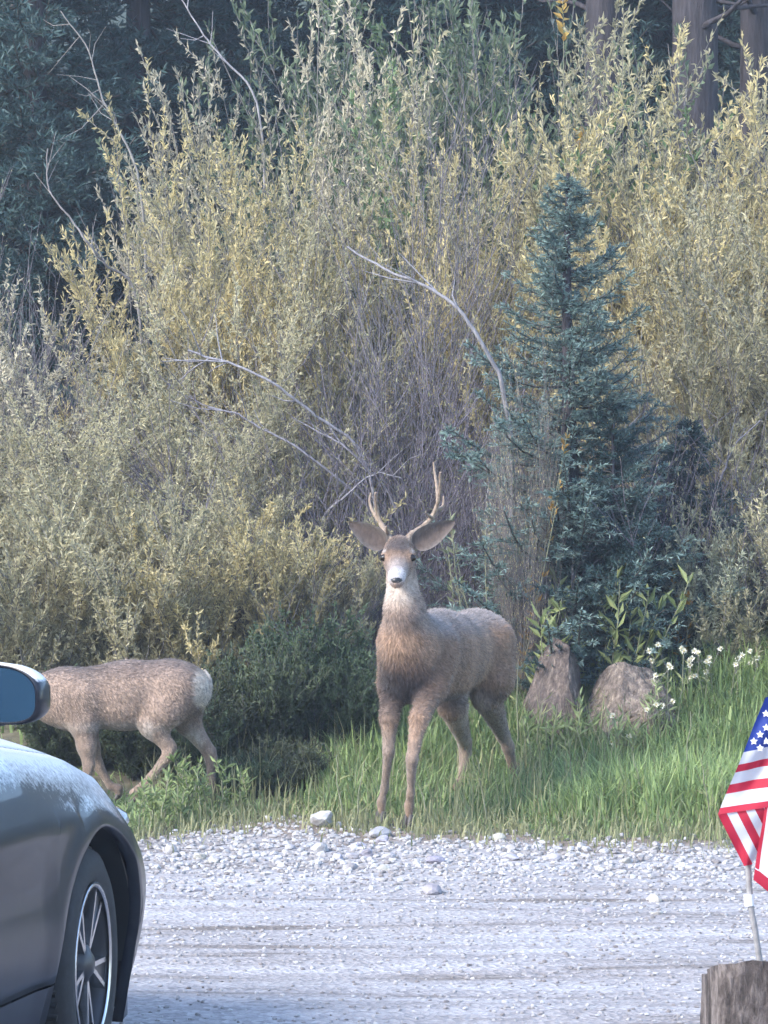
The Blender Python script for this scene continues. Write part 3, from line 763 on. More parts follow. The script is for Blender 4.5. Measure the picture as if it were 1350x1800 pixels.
shrub(tw(1), 520, 20.6, 900, 200, (0.6, 0.7, 0.6), 'low dark leafless shrub above the dark undergrowth bush', None, 5.9, 'bare_shrub', (0.55, 0.55, 0.62))
shrub(tw(1), 925, 20.3, 560, 60, (1.6, 1.5, 1.1), 'thin leafless shrub standing at the edge of the young spruce', None, 2.0, 'bare_shrub', (1.1, 1.05, 0.95))
# front rank
FR = 'low willows along the front of the thicket'
frl = 'low dense willow at the front of the thicket behind the antlerless deer'
shrub(w(2), -60, 21.6, 600, 240, OLIVE, 'olive willow standing behind the car and its door mirror', None, 0.2)
shrub(w(0), 150, 21.4, 640, 250, OLIVE, 'olive willow behind the back of the antlerless deer', None, 4.9)
shrub(w(1), 330, 21.2, 690, 210, OLIVE, 'olive willow behind the rump of the antlerless deer', None, 3.1)
shrub(l(0), 60, 20.5, 800, 200, OLIVE, 'low dense willow directly behind the car mirror', None, 0.6)
shrub(l(1), 230, 20.4, 800, 190, OLIVE, 'low dense willow behind the middle of the antlerless deer back', None, 1.7)
shrub(l(0), 390, 20.5, 800, 190, GOLD, 'low golden willow behind the pale rump of the antlerless deer', None, 2.9)
shrub(l(1), 540, 20.7, 880, 150, OLIVE, 'low dense willow beside the chest of the buck', None, 4.2)
shrub(l(0), -90, 20.4, 830, 190, OLIVE, 'low dense willow behind the bonnet and roof of the car', None, 5.2)
UG = [shrub_mesh(180 + i, 1.0, 0.42, 34, 22, 12, leaf_len=0.045, leaf_w=0.020, low=0.02, upright=0.5, shoot=(0.10, 0.30), rad=0.005, lean=1.0, leafm='green_leaf') for i in range(2)]
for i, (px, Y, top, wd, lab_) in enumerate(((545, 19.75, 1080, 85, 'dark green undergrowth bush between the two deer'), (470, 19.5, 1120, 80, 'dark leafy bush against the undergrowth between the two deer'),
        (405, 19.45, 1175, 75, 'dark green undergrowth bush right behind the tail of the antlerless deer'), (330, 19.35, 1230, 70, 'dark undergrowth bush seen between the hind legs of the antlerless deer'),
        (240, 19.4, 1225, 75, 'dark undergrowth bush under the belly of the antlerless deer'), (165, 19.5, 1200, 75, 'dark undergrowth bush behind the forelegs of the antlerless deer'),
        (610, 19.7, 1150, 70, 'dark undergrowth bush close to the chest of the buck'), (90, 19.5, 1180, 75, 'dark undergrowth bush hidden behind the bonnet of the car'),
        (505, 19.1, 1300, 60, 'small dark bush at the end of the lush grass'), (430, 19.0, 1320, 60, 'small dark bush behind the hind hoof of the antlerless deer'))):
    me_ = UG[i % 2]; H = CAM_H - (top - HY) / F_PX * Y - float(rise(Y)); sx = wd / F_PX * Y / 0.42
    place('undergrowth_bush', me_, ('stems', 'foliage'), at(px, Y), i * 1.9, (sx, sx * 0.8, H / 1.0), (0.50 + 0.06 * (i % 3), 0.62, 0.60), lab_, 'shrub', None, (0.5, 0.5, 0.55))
shrub(l(1), 1310, 20.9, 850, 170, SAGE, 'low grey green willow at the right end of the boulders', None, 0.3)
shrub(l(0), 1450, 20.8, 760, 200, OLIVE, 'low willow behind the little striped flag', None, 3.3)

# conifers
def conifer_mesh(seed, H, R, gap, nb, nlen, nwid, dens, z0=0.1, droop=0.1, lift=0.25, lr=(0.65, 1.1)):
    rng = np.random.default_rng(seed); tr, br, cr = MB(), MB(), MB()
    tz = np.linspace(0, 1, 14)
    tube(tr, np.stack([0.02 * np.sin(tz * 5 + seed), 0.02 * np.cos(tz * 4), tz * H], 1), 0.018 * H * (1 - 0.93 * tz) + 0.004, 8)
    A, Bp = [], []
    for z in np.arange(z0 * H, H * 0.985, gap):
        for k in range(nb):
            zz = z + rng.uniform(-0.5, 0.5) * gap; q = 1 - zz / H
            L = R * max(q, 0.02) ** 0.75 * rng.uniform(*lr); az = rng.uniform(0, 6.283); d = np.array((math.cos(az), math.sin(az), 0)); sd = np.array((-d[1], d[0], 0))
            t = np.linspace(0, 1, 7)
            p = d * (L * t)[:, None] + up * (zz + L * (-(droop) * np.sin(t * 2.4) + lift * t ** 2.2 + (0.25 if q < 0.25 else 0.0) * t))[:, None]
            p += np.cumsum(rng.normal(size=(7, 3)) * 0.012 * L, 0)
            tube(br, p, 0.012 * L * (1 - 0.85 * t) + 0.002, 4, cap=False)
            A.append(p[1:-1]); Bp.append(p[2:])
            nt_ = max(4, int(L / 0.055)); ts = np.sort(rng.uniform(0.03, 0.97, nt_)); kk = np.clip((ts * 6).astype(int), 0, 5)
            o = p[kk] + (p[kk + 1] - p[kk]) * (ts * 6 - kk)[:, None]
            sg = np.where(rng.uniform(size=nt_) < 0.5, -1, 1)[:, None]
            tl = (L * 0.42 * (1 - 0.75 * ts) * rng.uniform(0.6, 1.2, nt_) + 0.03)[:, None]
            e = o + unit(d * 0.75 + sd * sg * rng.uniform(0.5, 1.1, (nt_, 1)) + up * rng.uniform(-0.15, 0.4, (nt_, 1))) * tl
            A.append(o); Bp.append(e)
    A, Bp = np.concatenate(A), np.concatenate(Bp); ln = np.linalg.norm(Bp - A, axis=1)
    sticks(br, A, Bp, 0.003, 0.0015)
    n = int(ln.sum() * dens); i = rng.choice(len(A), n, p=ln / ln.sum()); u = rng.uniform(0, 1, (n, 1))
    p = A[i] + (Bp[i] - A[i]) * u; sd = unit(Bp[i] - A[i])
    dr = unit(sd * 0.8 + rng.normal(size=(n, 3)) * 0.6 + up * 0.15)
    rr = np.linalg.norm(p[:, :2], axis=1)
    tint = np.clip(0.35 * rng.uniform(size=n) + 0.4 * u[:, 0] + 0.12 * vnoise(p * 2.5, seed) + 0.1, 0, 1)
    leaves(cr, p, dr, nlen * rng.uniform(0.7, 1.2, n), nwid, rng, droop=0.05, tint=tint)
    return tr.mesh('trunk', M['bark']), br.mesh('limbs', M['twig']), cr.mesh('crown', M['needle'], False)

def conifer(me, loc, rz, sc, col, label, group=None, name='spruce_tree'):
    root = empty(name, loc, rz); root.scale = sc; tag(root, label, 'tree', group)
    for m_, pn in zip(me, ('trunk', 'limbs', 'crown')):
        o = link(bpy.data.objects.new(pn, m_), root); o.color = (*((0.45, 0.42, 0.4) if pn == 'limbs' else (1, 1, 1) if pn == 'trunk' else col), 1)
    return root
SP = conifer_mesh(7, 3.4, 0.84, 0.10, 9, 0.036, 0.0080, 270, z0=0.06, droop=0.12, lift=0.5, lr=(0.35, 1.15))
JU = conifer_mesh(8, 1.9, 0.85, 0.085, 8, 0.038, 0.009, 260, z0=0.03, droop=0.05, lift=0.2)
BG = [conifer_mesh(17 + i, 9.0, 2.1, 0.34, 8, 0.085, 0.017, 85, z0=0.04, droop=0.22, lift=0.18) for i in range(2)]
conifer(SP, at(1000, 20.75), 0.5, (1.25, 1.05, 0.86), (3.2, 2.95, 3.0), 'young blue green spruce rising between the willows right of the buck', name='young_spruce')
conifer(JU, at(1075, 20.55), 1.1, (1.0, 0.7, 0.88), (1.0, 1.15, 1.25), 'low dark spruce spreading behind the brown boulders', name='young_spruce')
conifer(JU, at(1215, 21.2), 2.9, (0.8, 0.8, 0.82), (1.0, 1.1, 1.2), 'small dark spruce between bare brush and the striped flag', name='young_spruce')
FAR = 'dark conifers behind the thicket'
fal = 'dark blue green conifer standing behind the willow thicket'
for i, (px, Y, s, k) in enumerate(((60, 29.0, 1.0, 0), (240, 31.0, 1.1, 1), (-170, 30.0, 1.1, 1), (420, 33.0, 1.2, 0), (640, 32.0, 1.15, 1), (830, 34.0, 1.2, 0),
                                   (1000, 33.0, 1.15, 1), (1160, 35.0, 1.25, 0), (1330, 33.5, 1.2, 1), (1520, 32.0, 1.1, 0), (-400, 31.0, 1.2, 0), (1720, 31.0, 1.1, 1))):
    conifer(BG[k], at(px, Y), i * 1.3, (s, s, s), (0.85, 1.05, 1.15), fal if px > 70 or px < 0 else 'big dark conifer with layered boughs above the antlerless deer', FAR if px > 70 or px < 0 else None)

# two tall trunks showing above the willows on the right
def tall_tree(px, Y, rad, label, seed):
    rng = np.random.default_rng(seed); root = empty('pine_tree', at(px, Y), seed); tag(root, label, 'tree', None)
    mb = MB(); tz = np.linspace(0, 1, 30); sides = 22; ang = np.arange(sides) / sides * 6.283
    rr = rad * (1 - 0.55 * tz[:, None]) * (1 + 0.10 * np.abs(np.sin(ang * 7 + 3 * np.sin(tz[:, None] * 40 + ang)))) + 0.05 * np.exp(-tz[:, None] * 25)
    pts = np.stack([rr * np.cos(ang), rr * np.sin(ang), tz[:, None] * 11 + 0 * ang], -1)
    pts = np.concatenate([pts, pts[:, :1]], 1); grid(mb, pts[:, ::-1]); mb.build('trunk', M['bark'], root)
    br, cr = MB(), MB(); A, Bp = [], []
    for k in range(46):
        z = rng.uniform(4.2, 10.9); L = rng.uniform(0.8, 2.2) * (1 if z > 6.2 else 0.5); az = rng.uniform(0, 6.283); d = np.array((math.cos(az), math.sin(az), rng.uniform(-0.1, 0.4)))
        t = np.linspace(0, 1, 6); p = d * (L * t)[:, None] + up * (z + 0.2 * L * t ** 2)[:, None] + np.cumsum(rng.normal(size=(6, 3)) * 0.03, 0)
        tube(br, p, 0.03 * (1 - 0.85 * t), 5, cap=False)
        if z > 6.2:
            for q in range(14):
                o = p[rng.integers(2, 6)]; A.append(o); Bp.append(o + unit(d + rng.normal(size=3) * 0.7) * rng.uniform(0.2, 0.5))
    A, Bp = np.array(A), np.array(Bp); sticks(br, A, Bp, 0.006, 0.003)
    n = 16000; i = rng.integers(0, len(A), n); u = rng.uniform(0.2, 1, (n, 1)); p = A[i] + (Bp[i] - A[i]) * u
    leaves(cr, p, unit(Bp[i] - A[i]) * 0.7 + rng.normal(size=(n, 3)) * 0.6, 0.10, 0.014, rng, 0.05, tint=np.clip(rng.uniform(size=n), 0, 1))
    o = br.build('limbs', M['bark'], root); o = cr.build('crown', M['needle'], root, False); o.color = (0.9, 1.0, 1.0, 1)
tall_tree(1222, 27.2, 0.20, 'thick dark pine trunk rising behind the golden willows', 2)
tall_tree(1062, 28.4, 0.17, 'slimmer dark pine trunk behind the green leafy shrub', 3)
tall_tree(1330, 30.0, 0.16, 'far dark pine trunk half hidden behind the thick trunk', 4)

# pale dead branches arching out of the brush, each rooted at the ground
def branch(pts, r0, r1, label, seed, twigs=5, col=(1, 1, 1), root_at=None, push=1.0, back=0.25):
    rng = np.random.default_rng(seed); P3 = [P(q[0], q[1], q[2] + push) for q in pts]; r0 *= 0.8; r1 *= 0.75
    base = P3[0].copy(); base[1] += back; base[2] = float(rise(base[1])) - 0.03; 
    if root_at is not None: base[0] = (root_at - CX) / F_PX * base[1]
    p = spline([base, base * 0.35 + P3[0] * 0.65 + (0.04, 0.0, 0)] + P3, 34); p += np.cumsum(rng.normal(size=p.shape) * 0.004, 0)
    root = empty('dead_branch', tuple(base)); tag(root, label, 'branch', None)
    mb = MB(); t = np.linspace(0, 1, 34); tube(mb, p - base, r0 * (1 - t) + r1 * t, 6); o = mb.build('limb', M['dead_wood'], root); o.color = (*col, 1)
    mb = MB()
    for k in range(twigs):
        i = rng.integers(14, 32); d = unit(p[i] - p[i - 2]); e = unit(d + rng.normal(size=3) * (0.7, 0.5, 0.7)) * rng.uniform(0.12, 0.4)
        q = np.stack([p[i], p[i] + e * 0.5 + rng.normal(size=3) * 0.015, p[i] + e]) - base; tube(mb, q, [r1 * 0.9, r1 * 0.6, r1 * 0.3], 4)
    o = mb.build('twigs', M['dead_wood'], root); o.color = (*col, 1); tag(o, kind='stuff')
YB = 20.9
branch([(893, 700, 20.6), (868, 640, 20.55), (830, 575, 20.5), (790, 528, 20.5), (740, 495, 20.5), (680, 470, 20.55), (610, 425, 20.6)], 0.020, 0.008, 'long white dead branch arching over from the young spruce', 1, 4, (0.72, 0.72, 0.78), None, -0.15, 0.75)
branch([(640, 800, 20.7), (560, 735, 20.6), (488, 684, 20.5), (430, 655, 20.5), (380, 640, 20.5), (345, 625, 20.5)], 0.014, 0.008, 'white forked dead branch poking out left of the violet brush', 2, 7, (0.75, 0.75, 0.82), 690)
branch([(640, 890, 20.6), (545, 805, 20.5), (470, 755, 20.5), (420, 728, 20.5), (370, 715, 20.5)], 0.013, 0.006, 'grey dead branch slanting low through the violet brush', 3, 6, (0.62, 0.62, 0.7), 680)
branch([(560, 920, 20.5), (600, 870, 20.4), (630, 840, 20.4), (665, 826, 20.4), (705, 834, 20.4)], 0.012, 0.005, 'thin grey branch curving over behind the buck antlers', 4, 3, (0.75, 0.75, 0.82), 545)
branch([(690, 860, 20.7), (640, 800, 20.6), (590, 760, 20.6), (530, 720, 20.6)], 0.011, 0.005, 'grey stick leaning left above the buck antlers', 5, 4, (0.7, 0.7, 0.78), 720)
branch([(880, 1060, 20.3), (930, 1000, 20.3), (985, 945, 20.3), (1045, 905, 20.3), (1062, 880, 20.3)], 0.018, 0.009, 'fallen grey pole leaning across the low dark spruce', 6, 2, (0.5, 0.5, 0.58), 850)
branch([(885, 960, 20.3), (868, 900, 20.3), (872, 840, 20.3), (880, 780, 20.3)], 0.010, 0.004, 'thin upright grey stem right of the buck antlers', 7, 3, (0.8, 0.8, 0.85))
branch([(1075, 830, 20.35), (1082, 790, 20.35), (1105, 750, 20.35), (1130, 722, 20.35)], 0.010, 0.004, 'thin pale stem forking above the low dark spruce', 8, 4, (1.0, 1.0, 1.0))
branch([(240, 520, 22.2), (190, 470, 22.1), (160, 430, 22.0), (120, 375, 22.0), (92, 330, 22.0), (88, 260, 22.0)], 0.015, 0.005, 'crooked pale dead branch below the big dark conifer', 9, 9, (0.6, 0.58, 0.58))
branch([(250, 330, 23.0), (205, 215, 23.0), (180, 160, 23.0), (155, 70, 23.0), (110, 10, 23.0)], 0.014, 0.005, 'pale branch tip standing out against the dark conifer', 10, 12, (0.6, 0.6, 0.58))
branch([(460, 200, 24.6), (400, 110, 24.6), (355, 60, 24.6), (300, -20, 24.6)], 0.014, 0.006, 'bare pale branch slanting up beside the silvery willow', 11, 6, (0.85, 0.85, 0.9))
branch([(1230, 920, 20.7), (1262, 840, 20.7), (1290, 780, 20.7), (1330, 730, 20.7)], 0.011, 0.005, 'slanting grey stem in the bare brush above the flag', 12, 5, (0.6, 0.6, 0.68))

# ------------------------------------------------------------------ boulders, weeds, grass
def boulder_mat():
    m, nt, bs, _ = mat_new('boulder_rock')
    v = coord(nt, (4.5, 4.5, 2.0)); f = noise(nt, 1.6, 8, v, 0.72); g = noise(nt, 26, 4, coord(nt))
    oi = nd(nt, 'ShaderNodeObjectInfo')
    c = ramp(nt, f, [(0.32, (0.06, 0.052, 0.05)), (0.48, (0.19, 0.16, 0.14)), (0.58, (0.30, 0.26, 0.22)), (0.68, (0.55, 0.49, 0.41))])
    c = mix(nt, 1.0, c, ramp(nt, g, [(0.3, (0.75, 0.75, 0.75)), (0.7, (1.2, 1.2, 1.2))]), 'MULTIPLY')
    nt.links.new(mix(nt, 1.0, c, oi.outputs['Color'], 'MULTIPLY'), bs.inputs['Base Color'])
    bs.inputs['Roughness'].default_value = 0.9; bump(nt, bs, g, 0.7, 0.02); return m
M['boulder'] = boulder_mat()
bm1 = rock_mesh('boulder', 71, M['boulder'], 0.35, 4); bm2 = rock_mesh('boulder', 75, M['boulder'], 0.35, 4)
YR = 20.0
x1, x2 = (980 - CX) / F_PX * YR, (1113 - CX) / F_PX * YR
rock('boulder', bm1, (x1, YR, 0.42), (0.185, 0.22, 0.37), 0.3, (0.50, 0.46, 0.47), 'narrow pinkish brown boulder tapering upward behind the buck', 'boulder')
rock('boulder', bm2, (x2, YR - 0.1, 0.40), (0.245, 0.25, 0.28), 1.1, (0.78, 0.73, 0.70), 'rounded brown boulder with pale streaks beside white flowers', 'boulder')

def weed(px, Y, h, label, group, seed, leafm='weed_leaf', nl=26, ll=0.07, lw=0.02, flowers=0, col=(1, 1, 1), stems=2, name='weed', tilt=0.18, kmin=1):
    h = max(h - 0.75 * float(rise(Y)), 0.25)
    rng = np.random.default_rng(seed); root = empty(name, at(px, Y), 0); tag(root, label, 'plant', group)
    st, fo = MB(), MB(); tips = []
    for s in range(stems):
        hh = h * rng.uniform(0.7, 1.05); d = np.array((*rng.normal(size=2) * tilt, 1)); t = np.linspace(0, 1, 8)
        p = unit(d) * (hh * t)[:, None] + np.cumsum(rng.normal(size=(8, 3)) * 0.006, 0) + np.array((*rng.normal(size=2) * 0.03 * (stems > 1), -0.02))
        tube(st, p, 0.005 * (1 - 0.6 * t), 4); tips.append(p[-1])
        k = rng.integers(kmin, 7, nl); o = p[k] + (p[k + 1] - p[k]) * rng.uniform(0, 1, (nl, 1)); az = rng.uniform(0, 6.283, nl)
        leaves(fo, o, np.stack([np.cos(az), np.sin(az), rng.uniform(0.3, 1.6, nl)], 1), ll * rng.uniform(0.6, 1.2, nl), lw, rng, tint=rng.uniform(0.2, 1, nl))
    o = st.build('stem', M['twig'], root); o.color = (1.2, 1.3, 0.9, 1)
    o = fo.build('foliage', M[leafm], root, False); o.color = (*col, 1)
    for f in range(flowers):
        c = tips[f % stems] + rng.normal(size=3) * (0.05, 0.03, 0.05) * (f >= stems)
        pt = MB(); n = 9; a = np.arange(n) / n * 6.283
        leaves(pt, np.tile(c, (n, 1)), np.stack([np.cos(a), -0.5 + 0 * a, np.sin(a) + 0.4], 1), 0.020, 0.013, rng); fl_ = pt.build('flower', M['petal'], root, False)
        ey = MB(); ey.add(ICO_V * 0.008 + c, ICO_F); ey.build('flower_centre', M['flower_eye'], fl_)
        s2 = MB(); tube(s2, [tips[f % stems] - (0, 0, 0.05), c], [0.002, 0.0015], 3); s2.build('flower_stalk', M['twig'], fl_)
FL = 'white flowering weeds beside the boulder'
for i, (px, Y, h, nf) in enumerate(((1172, 19.75, 0.62, 5), (1192, 19.95, 0.76, 5), (1150, 19.6, 0.50, 4), (1218, 20.0, 0.68, 5), (1244, 20.05, 0.70, 5), (1265, 20.0, 0.62, 4), (1118, 19.4, 0.42, 3), (1290, 20.1, 0.66, 4))):
    weed(px, Y, h, 'pale weed with small white flowers beside the streaked boulder', FL, 300 + i, nl=14, ll=0.06, lw=0.014, flowers=nf, stems=2, col=(1.0, 1.05, 0.95))
TW = 'tall leafy weeds at the foot of the thicket'
twl = 'tall pale leafy weed standing at the foot of the spruce'
for i, (px, Y, h) in enumerate(((1042, 20.15, 1.10), (1068, 20.2, 1.14), (1098, 20.2, 1.06), (1124, 20.2, 1.10), (962, 20.1, 1.02), (985, 20.15, 0.92), (1015, 20.2, 0.98))):
    weed(px, Y, h, twl, TW, 330 + i, nl=22, ll=0.11, lw=0.03, stems=2, col=(1.05, 1.1, 0.9), name='tall_weed')
for i, (px, Y, h, c) in enumerate(((908, 20.3, 1.85, (0.9, 0.9, 1)), (860, 20.3, 1.45, (0.8, 0.7, 0.9)), (835, 20.35, 1.40, (0.8, 0.8, 0.9)), (1215, 20.6, 1.0, (0.8, 0.75, 0.8)))):
    weed(px, Y, h, ('spindly shrub with orange leaves at its tip above the buck rump', 'spindly brownish shrub behind the buck neck', 'spindly brownish shrub close behind the right ear of the buck', 'spindly orange tinged shrub behind the white flowers')[i],
         None, 350 + i, 'orange_leaf' if i in (0, 3) else 'weed_leaf', nl=26, ll=0.055, lw=0.02, stems=3, col=c, name='spindly_shrub')
BW = 'grassy weeds at the foot of the boulders'
for i in range(14):
    weed(905 + i * 21 + (i * 37) % 13, 19.35 + (i * 29) % 7 * 0.06, 0.34 + (i * 53) % 11 * 0.018, 'slender green weed growing at the foot of the boulders', BW, 450 + i, 'green_leaf', nl=20, ll=0.085, lw=0.012, stems=3, col=(1.2, 1.3, 1.0))
GR = 'grey green weeds at the feet of the antlerless deer'
for i, (px, Y, h) in enumerate(((316, 18.3, 0.30), (335, 18.35, 0.34), (300, 18.25, 0.26), (352, 18.2, 0.22), (388, 18.3, 0.30), (275, 18.0, 0.24), (255, 17.8, 0.26), (420, 18.5, 0.28), (330, 17.9, 0.20), (240, 17.5, 0.22))):
    weed(px, Y, h, 'leafy grey green weed at the feet of the antlerless deer', GR, 370 + i, nl=24, ll=0.055, lw=0.016, stems=3, col=(0.85, 0.98, 0.8))
TG = 'tall pale grass stalks in the lush grass'
for i, (px, Y, h) in enumerate(((1190, 18.4, 0.62), (1080, 19.0, 0.50), (1130, 18.2, 0.42), (600, 18.2, 0.42), (625, 17.9, 0.35), (905, 19.6, 0.85), (935, 19.5, 0.55), (1010, 18.6, 0.45), (860, 18.0, 0.40), (1250, 17.8, 0.40), (760, 18.0, 0.38))):
    weed(px, Y, h, 'tall pale seeding grass stalk rising above the lush grass', TG, 390 + i, nl=10, ll=0.10, lw=0.007, stems=1, col=(1.1, 1.05, 0.9), name='grass_stalk')
weed(1000, 24.8, 5.16, 'tall sapling with orange yellow leaves at the top of the thicket', None, 420, 'orange_leaf', nl=38, ll=0.075, lw=0.035, stems=2, col=(1.15, 1.25, 1.3), name='sapling', tilt=0.012, kmin=6)

def blades(mb, x, y, z, h, rng, wid=0.006, bend=0.45, tint=None):
    n = len(x); az = rng.uniform(0, 6.283, n); d = np.stack([np.cos(az), np.sin(az), 0 * az], 1); s = np.stack([-d[:, 1], d[:, 0], 0 * az], 1)
    b = np.stack([x, y, z], 1); H = h[:, None]; k = rng.uniform(0.05, bend, (n, 1)); wv = s * (wid * rng.uniform(0.6, 1.4, (n, 1)))
    m1 = b + up * H * 0.55 + d * H * k * 0.4; m2 = b + up * H * (1 - 0.35 * k) + d * H * k * 1.3
    v = np.stack([b - wv, b + wv, m1 + wv * 0.8, m1 - wv * 0.8, m2], 1).reshape(-1, 3); o = (np.arange(n) * 5)[:, None]
    T5 = np.repeat(tint, 5)
    mb.add(v, o + np.array([0, 1, 2, 3]), tint=T5); mb.f.setdefault(3, []).append(o + np.array([3, 2, 4]) + (mb.n - len(v)))
rng = np.random.default_rng(77); mb = MB()
n = 120000
x = rng.uniform(-3.4, 3.6, n); y = rng.uniform(16.9, 22.0, n) 
e = edge_y(x); lush = np.clip((x + 0.55) / 0.35, 0, 1); px = CX + x / y * F_PX
depth = np.clip((y - e) / 0.9, 0, 1); dens = (0.10 + 0.90 * depth) * (0.45 + 0.55 * lush) * (y > e - 0.1) * np.clip(1 - (1 - lush) * (y - 18.6) / 0.6, 0.12, 1)
clump = vnoise(np.stack([x * 2.6, y * 2.6, 0 * x], 1), 9)
keep = rng.uniform(size=n) < dens * np.clip(0.85 + 0.3 * clump, 0.2, 1)
x, y, lush, depth, clump = x[keep], y[keep], lush[keep], depth[keep], clump[keep]
h = (0.035 + (0.13 + 0.12 * np.clip((y - 18.6) / 1.5, 0, 1) + 0.06 * np.clip((x - 0.70) / 0.4, 0, 1)) * np.clip(depth * 1.7 - 0.75, 0, 1) * lush + 0.07 * depth * (1 - lush)) * rng.uniform(0.45, 1.3, len(x)) * (1 + 0.30 * clump)
tint = np.clip(0.42 + 0.22 * clump + rng.normal(size=len(x)) * 0.3, 0, 1)
blades(mb, x, y, rise(y) - 0.02, h, rng, bend=0.75, tint=tint)
g = mb.build('grass', M['grass'], smooth=False); tag(g, 'lush green grass between the gravel and the thicket', 'grass', kind='stuff'); g.color = (1.45, 1.42, 1.12, 1)
mb = MB(); n = 4500
x = rng.uniform(-3.2, 3.4, n); y = edge_y(x) + rng.normal(size=n) * 0.34 + 0.15
blades(mb, x, y, np.full(n, -0.01), rng.uniform(0.03, 0.13, n), rng, wid=0.004, bend=0.8, tint=rng.uniform(0.3, 1, n))
n = 5000; x = rng.uniform(-1.2, 3.4, n); y = rng.uniform(17.6, 20.6, n)
blades(mb, x, y, rise(y) - 0.01, rng.uniform(0.12, 0.40, n) * np.clip((y - edge_y(x)) / 0.9, 0.15, 1), rng, wid=0.0028, bend=0.5, tint=rng.uniform(0.3, 1, n))
g = mb.build('dry_grass', M['weed_leaf'], smooth=False); tag(g, 'dry straw coloured grass along the gravel edge', 'grass', kind='stuff'); g.color = (1.0, 0.92, 0.95, 1)

# ------------------------------------------------------------------ parked car (faces away from the camera, right side in view)
def car_paint():
    m, nt, bs, _ = mat_new('car_paint')
    f = noise(nt, 900, 1, coord(nt)); c = ramp(nt, f, [(0.35, (0.006, 0.008, 0.016)), (0.65, (0.011, 0.014, 0.026))])
    d = noise(nt, 4.0, 6, coord(nt), 0.7)
    nt.links.new(mix(nt, ramp(nt, d, [(0.45, (0, 0, 0)), (0.8, (0.08, 0.08, 0.08))]), c, (0.20, 0.18, 0.18)), bs.inputs['Base Color'])
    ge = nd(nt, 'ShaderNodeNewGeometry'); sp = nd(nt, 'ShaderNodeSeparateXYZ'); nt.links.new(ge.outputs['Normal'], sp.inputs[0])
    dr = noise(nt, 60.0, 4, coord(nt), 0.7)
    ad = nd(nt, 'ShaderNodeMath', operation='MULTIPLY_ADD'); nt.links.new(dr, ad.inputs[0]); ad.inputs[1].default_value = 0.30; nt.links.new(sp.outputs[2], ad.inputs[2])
    sky_glint = ramp(nt, ad.outputs[0], [(0.66, (0, 0, 0)), (0.82, (1, 1, 1))])       # bright sky highlight painted as a patchy pale colour on upward faces
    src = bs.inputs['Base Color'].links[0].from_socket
    nt.links.new(mix(nt, sky_glint, src, (0.86, 0.87, 0.88)), bs.inputs['Base Color'])
    iv = nd(nt, 'ShaderNodeMath', operation='MULTIPLY_ADD'); nt.links.new(sky_glint, iv.inputs[0]); iv.inputs[1].default_value = -0.15; iv.inputs[2].default_value = 0.15
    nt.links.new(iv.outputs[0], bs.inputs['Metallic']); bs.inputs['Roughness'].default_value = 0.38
    bs.inputs['Coat Weight'].default_value = 0.35; bs.inputs['Coat Roughness'].default_value = 0.05; bs.inputs['Specular IOR Level'].default_value = 0.28
    return m
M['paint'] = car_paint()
M['tyre'] = plain('tyre_rubber', (0.022, 0.022, 0.024), 0.8, var=0.25, scale=60)
M['alloy'] = plain('machined_alloy', (0.50, 0.50, 0.52), 0.25, 1.0)
M['dark_alloy'] = plain('dark_alloy', (0.055, 0.055, 0.06), 0.4, 0.6)
M['black_plastic'] = plain('black_plastic', (0.012, 0.013, 0.015), 0.6)
M['trim'] = plain('grey_trim', (0.035, 0.037, 0.042), 0.55)
M['glass'] = plain('tinted_glass', (0.010, 0.013, 0.016), 0.03, 0.0, 0.6, 1.0)
M['mirror_glass'] = plain('mirror_glass', (0.20, 0.36, 0.44), 0.03, 1.0)
M['lamp'] = plain('lamp_lens', (0.35, 0.36, 0.38), 0.1, 0.0, 0.5, 1.0)
M['red_lamp'] = plain('red_lamp_lens', (0.30, 0.01, 0.01), 0.1, 0.0, 0.5, 1.0)
M['rotor'] = plain('brake_disc', (0.16, 0.11, 0.09), 0.5, 0.7)

HEAD = math.radians(14.0)
cF = np.array((math.sin(HEAD), math.cos(HEAD), 0)); cR = np.array((math.cos(HEAD), -math.sin(HEAD), 0))
WC = P(150, 1700, 11.0)                                  # outer face of the front right wheel
AX = WC - cR * 0.872; AX[2] = 0
car = empty('parked_car', tuple(AX), math.pi / 2 - HEAD)  # local: x forward, y to the car's left, z up
tag(car, 'dark blue grey car parked on the gravel seen from behind its right side', 'car')
WR, ARCH, WZ = 0.345, 0.405, 0.345
WS = (0.0, -2.66)
def lerp(x, xs, ys_): return np.interp(x, xs, ys_)
S_K = [-3.62, -3.5, -3.2, -2.7, -1.6, -0.6, 0.0, 0.3, 0.55, 0.72, 0.84, 0.92]
def wid(s): return lerp(s, S_K, [0.74, 0.80, 0.87, 0.92, 0.93, 0.930, 0.930, 0.925, 0.885, 0.80, 0.67, 0.50])
def zsh(s): return lerp(s, S_K, [0.98, 1.00, 1.03, 1.055, 1.05, 1.030, 0.945, 0.865, 0.785, 0.725, 0.68, 0.64])
def zct(s): return lerp(s, S_K, [1.02, 1.04, 1.07, 1.10, 1.11, 1.150, 1.075, 0.99, 0.905, 0.835, 0.77, 0.70])
